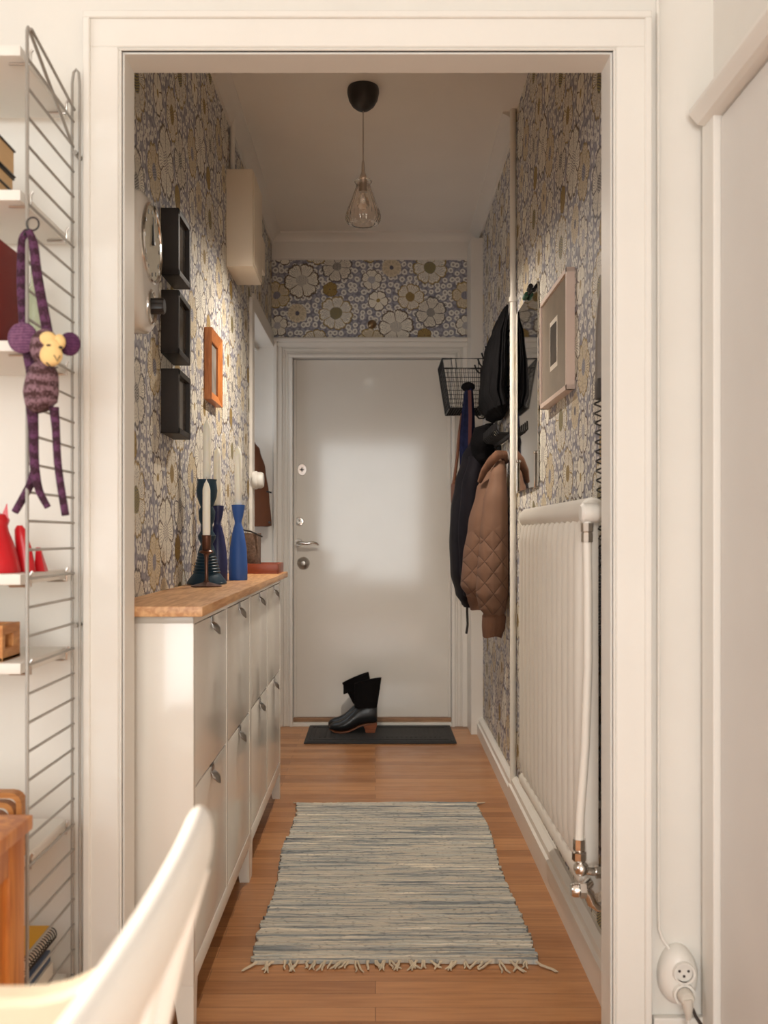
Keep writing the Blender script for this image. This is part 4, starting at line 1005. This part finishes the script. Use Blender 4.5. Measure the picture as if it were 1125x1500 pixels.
# red cat figure
z = 1.0135
t = thing('cat_figurine', 'glossy red cat figure with a raised tail, on the shelf under the monkey', 'figurine', (-.67, 1.78, z))
obj('body', MB().lathe([(0, 0), (.043, 0), (.044, .004), (.038, .03), (.031, .055), (.023, .075), (.021, .085), (.025, .095), (.020, .105), (0, .110)], (-.688, 1.76, z), 'Z', 28).rings([[(-.680, 1.752, z+.09), (-.663, 1.757, z+.092), (-.668, 1.770, z+.088)], [(-.6665, 1.757, z+.125), (-.6655, 1.757, z+.125), (-.666, 1.759, z+.125)]]).rings([[(-.700, 1.752, z+.092), (-.690, 1.750, z+.10), (-.700, 1.765, z+.095)], [(-.706, 1.755, z+.125), (-.705, 1.755, z+.125), (-.7055, 1.757, z+.125)]]), M['red'], t)
rs = []
for x_, zz, w_ in ((-.648, 0, .019), (-.649, .02, .017), (-.652, .045, .015), (-.656, .065, .012), (-.658, .078, .0105), (-.659, .086, .005)):
    rs.append([(x_+w_*math.cos(a_), 1.80+w_*.7*math.sin(a_), z+zz) for a_ in [2*PI*k/16 for k in range(16)]])
obj('tail', MB().rings(rs), M['red'], t)
obj('foot', MB().rings([[(-.640, 1.82, z), (-.619, 1.82, z), (-.619, 1.84, z), (-.640, 1.84, z)], [(-.639, 1.83, z+.045), (-.632, 1.83, z+.045), (-.632, 1.834, z+.045), (-.639, 1.834, z+.045)]]), M['red'], t, smooth=False)
# small wooden crate with hand hole
z = .8575; x1 = -.658; t = thing('wooden_crate', 'small orange-brown wooden crate with a hand hole, on a shelf', 'crate', (-.72, 1.76, z))
mb = MB().box((x1-.01, 1.715, z), (x1, 1.80, z+.022), .001).box((x1-.01, 1.715, z+.047), (x1, 1.80, z+.064), .001).box((x1-.01, 1.765, z+.02), (x1, 1.80, z+.05), .001).box((x1-.01, 1.715, z+.02), (x1, 1.728, z+.05), .001)
mb.box((-.85, 1.715, z), (x1-.01, 1.725, z+.064), .001).box((-.85, 1.79, z), (x1-.01, 1.80, z+.064), .001).box((-.85, 1.715, z), (-.84, 1.80, z+.064), .001).box((-.85, 1.715, z), (x1, 1.80, z+.006))
obj('crate_body', mb, M['pinebox'], t, smooth=False)
# layered bentwood rack
t = thing('letter_rack', 'layered bentwood letter rack on the shelf behind the pine cabinet', 'rack', (-.72, 1.79, .512))
for k in range(5):
    r0 = .115-.018*k; xo = -.623-.015*k; pts = []
    path = [(-.84+.02*k, .5125), (-.84+.02*k, .5125+r0-.02)]+[(-.84+.02*k+.02-.02*math.cos(a_), .5125+r0-.02+.02*math.sin(a_)) for a_ in (.4, .8, 1.2, 1.57)]
    path += [(xo-.022+.022*math.sin(a_), .5125+r0-.022+.022*math.cos(a_)) for a_ in (0, .4, .8, 1.2, 1.57)]+[(xo, .5125)]
    mb = MB(); th = .010; n_ = len(path); outer = []; inner = []
    for i, (x, zz) in enumerate(path):
        a0 = Vector(path[max(i-1, 0)]); a1 = Vector(path[min(i+1, n_-1)]); d_ = (a1-a0).normalized(); nn = Vector((d_.y, -d_.x))
        outer.append((x, zz)); inner.append((x+nn.x*th, zz+nn.y*th))
    rs = [[(o_[0], 1.712+.004*(k % 2), o_[1]), (i_[0], 1.712+.004*(k % 2), i_[1]), (i_[0], 1.738, i_[1]), (o_[0], 1.738, o_[1])] for o_, i_ in zip(outer, inner)]
    mb.rings(rs); obj('layer', mb, M['pinebox'], t, smooth=False)
# pile on the lowest shelf
z = .2005
def stack(label, name, x1, y0, y1, z0, th, mm, cat):
    return tag(obj(name, MB().box((-.80, y0, z0), (x1, y1, z0+th), .0015), mm), label, cat)
stack('pile of pale magazines at the very bottom of the lowest shelf', 'magazine_pile', -.640, 1.76, 1.93, z, .035, M['paper'], 'magazines')
stack('slate blue book on the pale magazines, lowest shelf', 'book', -.645, 1.80, 1.93, z+.0355, .022, M['bluebook'], 'book')
stack('white box of papers under the yellow notebook, lowest shelf', 'paper_box', -.652, 1.76, 1.93, z+.058, .028, M['paper'], 'box')
t = thing('notebook', 'yellow spiral-bound notebook on top of the lowest shelf pile', 'notebook', (-.70, 1.85, z+.0865))
obj('pages', MB().box((-.80, 1.762, z+.0867), (-.642, 1.925, z+.104), .001), M['paper'], t)
obj('cover', MB().box((-.80, 1.760, z+.104), (-.646, 1.928, z+.107), .001), M['yellow'], t)
mb = MB()
for k in range(15):
    y = 1.77+k*.0105; mb.tube([(-.640+.011*math.cos(a_), y, z+.094+.013*math.sin(a_)) for a_ in [2*PI*j/12 for j in range(12)]], .0012, 5, close=True)
obj('spiral', mb, M['black'], t)

# pine cabinet in front of the shelving
t = thing('pine_cabinet', 'orange pine cabinet standing in front of the wire shelving at left', 'cabinet', (-.80, 1.3, 0))
XT = -.563
obj('top', MB().box((-1.05, 1.05, .598), (XT, 1.60, .622), .004), M['pine'], t)
mb = MB().box((-1.03, 1.07, .05), (XT-.020, 1.582, .598), .002)
obj('body', mb, M['pine'], t)
mb = MB().box((XT-.021, 1.525, .0), (XT-.011, 1.592, .598), .002).box((XT-.021, 1.06, .0), (XT-.011, 1.12, .598), .002).box((XT-.021, 1.12, .545), (XT-.012, 1.525, .598), .002).box((XT-.021, 1.12, .03), (XT-.012, 1.525, .09), .002)
obj('side_frame', mb, M['pine'], t)
for xx, yy in ((-1.02, 1.08), (-1.02, 1.55), (-.62, 1.08), (-.62, 1.55)):
    obj('foot', MB().box((xx-.02, yy-.02, 0), (xx+.02, yy+.02, .06), .003), M['pine'], t)

# knitted monkey hanging on the ladder
DM = 1.672
t = thing('toy_monkey', 'purple knitted toy monkey hanging by its hands from the wire ladder', 'toy', P(60, 570, DM))
def mt(name, pts, r, m, D=DM, n=14, par=None):
    q = [P(p[0], p[1], (p[2] if len(p) > 2 else D)) for p in pts]
    # resample smooth
    out = []; rr = []
    r = r if isinstance(r, list) else [r]*len(q)
    for i in range(len(q)-1):
        p0, p1, p2, p3 = q[max(i-1, 0)], q[i], q[i+1], q[min(i+2, len(q)-1)]
        for s_ in range(6):
            f = s_/6; out.append(.5*((2*p1)+(p2-p0)*f+(2*p0-5*p1+4*p2-p3)*f*f+(3*p1-p0-3*p2+p3)*f**3)); rr.append(r[i]*(1-f)+r[i+1]*f)
    out.append(q[-1]); rr.append(r[-1])
    return obj(name, MB().tube(out, rr, n), m, par or t)
mt('arm', [(41, 338, 1.69), (34, 352, 1.70), (32, 395, 1.712), (33, 440, 1.712), (38, 500, 1.70), (46, 545)], [.005, .0085, .009, .009, .009, .009], M['purple'])
mt('arm', [(43, 338), (49, 358), (54, 400), (61, 440), (68, 478), (72, 500)], [.005, .008, .0085, .0085, .009, .009], M['purple'])
mt('body', [(66, 530), (64, 542), (62, 556), (60, 575), (61, 592), (64, 601)], [.012, .024, .0275, .0295, .0265, .016], M['purple_body'], n=24)
hdp = P(66, 510, DM-.004)
obj('head', MB().ball(hdp, (.0255, .024, .033), 22), M['purple_body'], t)
fh = P(74, 503, DM-.024)
face = obj('face', MB().ball(P(70, 498, DM-.020), (.0155, .010, .0145), 18).ball(P(87, 501, DM-.018), (.0105, .010, .0135), 18).ball(P(75, 520, DM-.025), (.0195, .013, .0195), 18).ball(P(77, 508, DM-.023), (.015, .0115, .014), 18), M['felt'], t)
obj('eye', MB().ball(P(72, 506, DM-.0325), (.0052, .003, .0024), 12), M['black'], face)
obj('eye', MB().ball(P(89, 509, DM-.0275), (.0042, .003, .0022), 12), M['black'], face)
obj('nose', MB().tube([P(79, 520, DM-.0385), P(84, 529, DM-.037), P(88, 521, DM-.034)], .0009, 6), M['black'], face)
obj('mouth', MB().tube([P(68, 531, DM-.0345), P(74, 537, DM-.0355), P(80, 539, DM-.0345), P(85, 538, DM-.032)], .0011, 6), M['black'], face)
obj('ear', MB().ball(P(33, 495, DM), (.026, .008, .027), 24), M['ear'], t)
obj('ear', MB().ball(P(102, 504, DM), (.019, .009, .0205), 24), M['ear_dark'], t)
mt('leg', [(47, 597), (49, 630), (50, 670), (52, 695), (58, 720), (70, 743)], [.0105, .0085, .008, .008, .0065, .0055], M['purple'])
mt('tail', [(52, 680, DM+.008), (46, 705, DM+.02), (38, 722, DM+.036), (22, 750, DM+.042)], [.006, .0072, .0072, .0065], M['purple'])
mt('leg', [(79, 597), (82, 630), (84, 670), (88, 705), (96, 755)], [.0085, .0068, .0065, .0065, .0065], M['purple'])
lp = [P(48+9*math.cos(a_), 328+9.5*math.sin(a_), DM+.006) for a_ in [2*PI*k/18 for k in range(18)]]
obj('hanging_loop', MB().tube(lp, .0016, 8, close=True).tube([P(35, 345, 1.688), P(39, 336, 1.688), P(45, 337, DM+.006), P(44, 348, DM+.006)], .0022, 8), M['black'], t)

# ------------------------------------------------------------------ socket and cord on the right
XS, ZS = .614, .190
t = thing('power_socket', 'round white double wall socket low on the wall right of the doorway', 'socket', (XS, 1.985, ZS))
rs = []
for dy, sh in ((0, 0), (.012, 0), (.026, .006), (.034, .016), (.036, .030)):
    rs.append([(XS+(.0405-sh)*math.cos(a_)*(1-.06*math.sin(a_)), 1.9855-dy, ZS+(.060-sh)*math.sin(a_)) for a_ in [2*PI*k/40 for k in range(40)]])
obj('plate', MB().rings(rs), M['plastic'], t)
for zc_, nm in ((ZS+.014, 0), (ZS-.028, 1)):
    r_ = obj('outlet', MB().lathe([(.017, -.004), (.0215, -.004), (.0225, .004), (.016, .004)], (XS+.004, 1.9455, zc_), 'Y', 32).lathe([(0, .0015), (.0165, .0015), (.0165, .004), (0, .004)], (XS+.004, 1.9455, zc_), 'Y', 28), M['plastic'], t)
    if nm == 0:
        hb = MB()
        for hx_, hz_ in ((-.009, .004), (.009, .004), (0, -.006)): hb.lathe([(0, 0), (.0028, 0), (.0028, .002), (0, .002)], (XS+.004+hx_, 1.9462, zc_+hz_), 'Y', 12)
        obj('pin_holes', hb, M['darkgrey'], r_)
t = thing('power_plug', 'white plug with its cord in the lower outlet of the round socket', 'plug', (XS+.006, 1.93, ZS-.04))
obj('plug_body', MB().lathe([(0, 0), (.0155, 0), (.0155, -.018), (.012, -.024), (0, -.024)], (XS+.004, 1.946, ZS-.028), 'Y', 24).tube([(XS+.004, 1.930, ZS-.028), (XS+.006, 1.928, ZS-.045), (XS+.008, 1.931, ZS-.070)], [.0125, .0100, .005], 14), M['plug'], t)
obj('plug_cord', MB().tube([(XS+.008, 1.931, ZS-.066), (XS+.008, 1.933, ZS-.10), (XS+.006, 1.94, ZS-.16), (XS+.01, 1.945, .006), (XS+.03, 1.90, .004)], .0036, 8), M['plastic'], t)
tag(obj('cable', MB().tube([(XS-.018, 1.972, ZS+.052), (XS-.030, 1.978, ZS+.07), (XS-.037, 1.979, ZS+.09), (XS-.038, 1.979, ZS+.14), (XS-.038, 1.979, 1.2), (XS-.040, 1.979, CE)], .0034, 8), M['trim']), 'thin white cable running up beside the doorway casing from the socket', 'cable')
tag(obj('cable', MB().tube([(XS+.022, 1.95, ZS-.058), (XS+.026, 1.945, ZS-.07), (XS+.045, 1.93, ZS-.10), (XS+.06, 1.92, .05), (XS+.06, 1.90, .006), (XS+.02, 1.86, .004)], .0035, 8), M['darkgrey']), 'dark cable drooping to the floor below the round socket', 'cable')

# ------------------------------------------------------------------ white spindle chair in the foreground (faces left)
XCh = -.158
t = thing('spindle_chair', 'white spindle-back chair out of focus in the foreground', 'chair', (-.44, .68, 0))
def zc2(y): return 0
rs = []
for i in range(25):
    f = i/24; y = .955-.56*f; u = (f-.5)*2; bow = .012*(1-u*u); e = min(1, (min(f, 1-f)/.05))**.5*.85+.15
    hh = .030*e; tt = .0135*e; x = XCh-.012+bow; zz = .794
    rs.append([(x+tt*math.cos(a_), y, zz+hh*math.copysign(abs(math.sin(a_))**.8, math.sin(a_))) for a_ in [2*PI*k/20 for k in range(20)]])
obj('crest_rail', MB().rings(rs), M['chair'], t)
def post(name, y, y2, r0, r1): 
    return obj(name, MB().tube([(XCh-.008, y, .775), (XCh-.030, y-.002, .70), (XCh-.052, y+(y2-y)*.4, .60), (XCh-.078, y2, .48), (XCh-.082, y2, .45)], [r0, r0*1.1, r0*1.15, r1, r1], 14), M['chair'], t)
post('stile', .895, .85, .0135, .014); post('stile', .455, .50, .0135, .014)
for k in range(5):
    y = .455+.44*(k+1)/6; post('spindle', y, .50+.35*(k+1)/6, .0065, .008)
rs = []
for z, g_ in ((.432, .94), (.436, 1), (.450, 1), (.456, .97)):
    rs.append([(-.455+.21*g_*math.copysign(abs(math.cos(a_))**.6, math.cos(a_)), .675+.205*g_*math.copysign(abs(math.sin(a_))**.6, math.sin(a_)), z) for a_ in [2*PI*k/36 for k in range(36)]])
obj('seat', MB().rings(rs), M['chair'], t)
for sx, sy in ((1, 1), (1, -1), (-1, 1), (-1, -1)):
    obj('leg', MB().tube([(-.455+sx*.15, .675+sy*.15, .435), (-.455+sx*.17, .675+sy*.165, .25), (-.455+sx*.195, .675+sy*.185, 0)], [.015, .018, .012], 14), M['chair'], t)
for sy in (1, -1): obj('stretcher', MB().tube([(-.29, .675+sy*.168, .22), (-.62, .675+sy*.168, .22)], .009, 10), M['chair'], t)
def arm(y, s_):
    rs = []
    for i in range(16):
        f = i/15; x = XCh-.045-.36*f; z = .672+.058*max(0, 1-f*3.2)**2.2
        rs.append([(x, y-.016, z-.045), (x, y+.016, z-.045), (x, y+.018, z-.006), (x, y+.012, z), (x, y-.012, z), (x, y-.018, z-.006)])
    obj('armrest', MB().rings(rs), M['cream'], t)
    obj('arm_post', MB().tube([(-.555, y, .64), (-.56, y-s_*.012, .55), (-.555, y-s_*.02, .445)], .011, 12), M['chair'], t)
arm(.87, 1); arm(.48, -1)
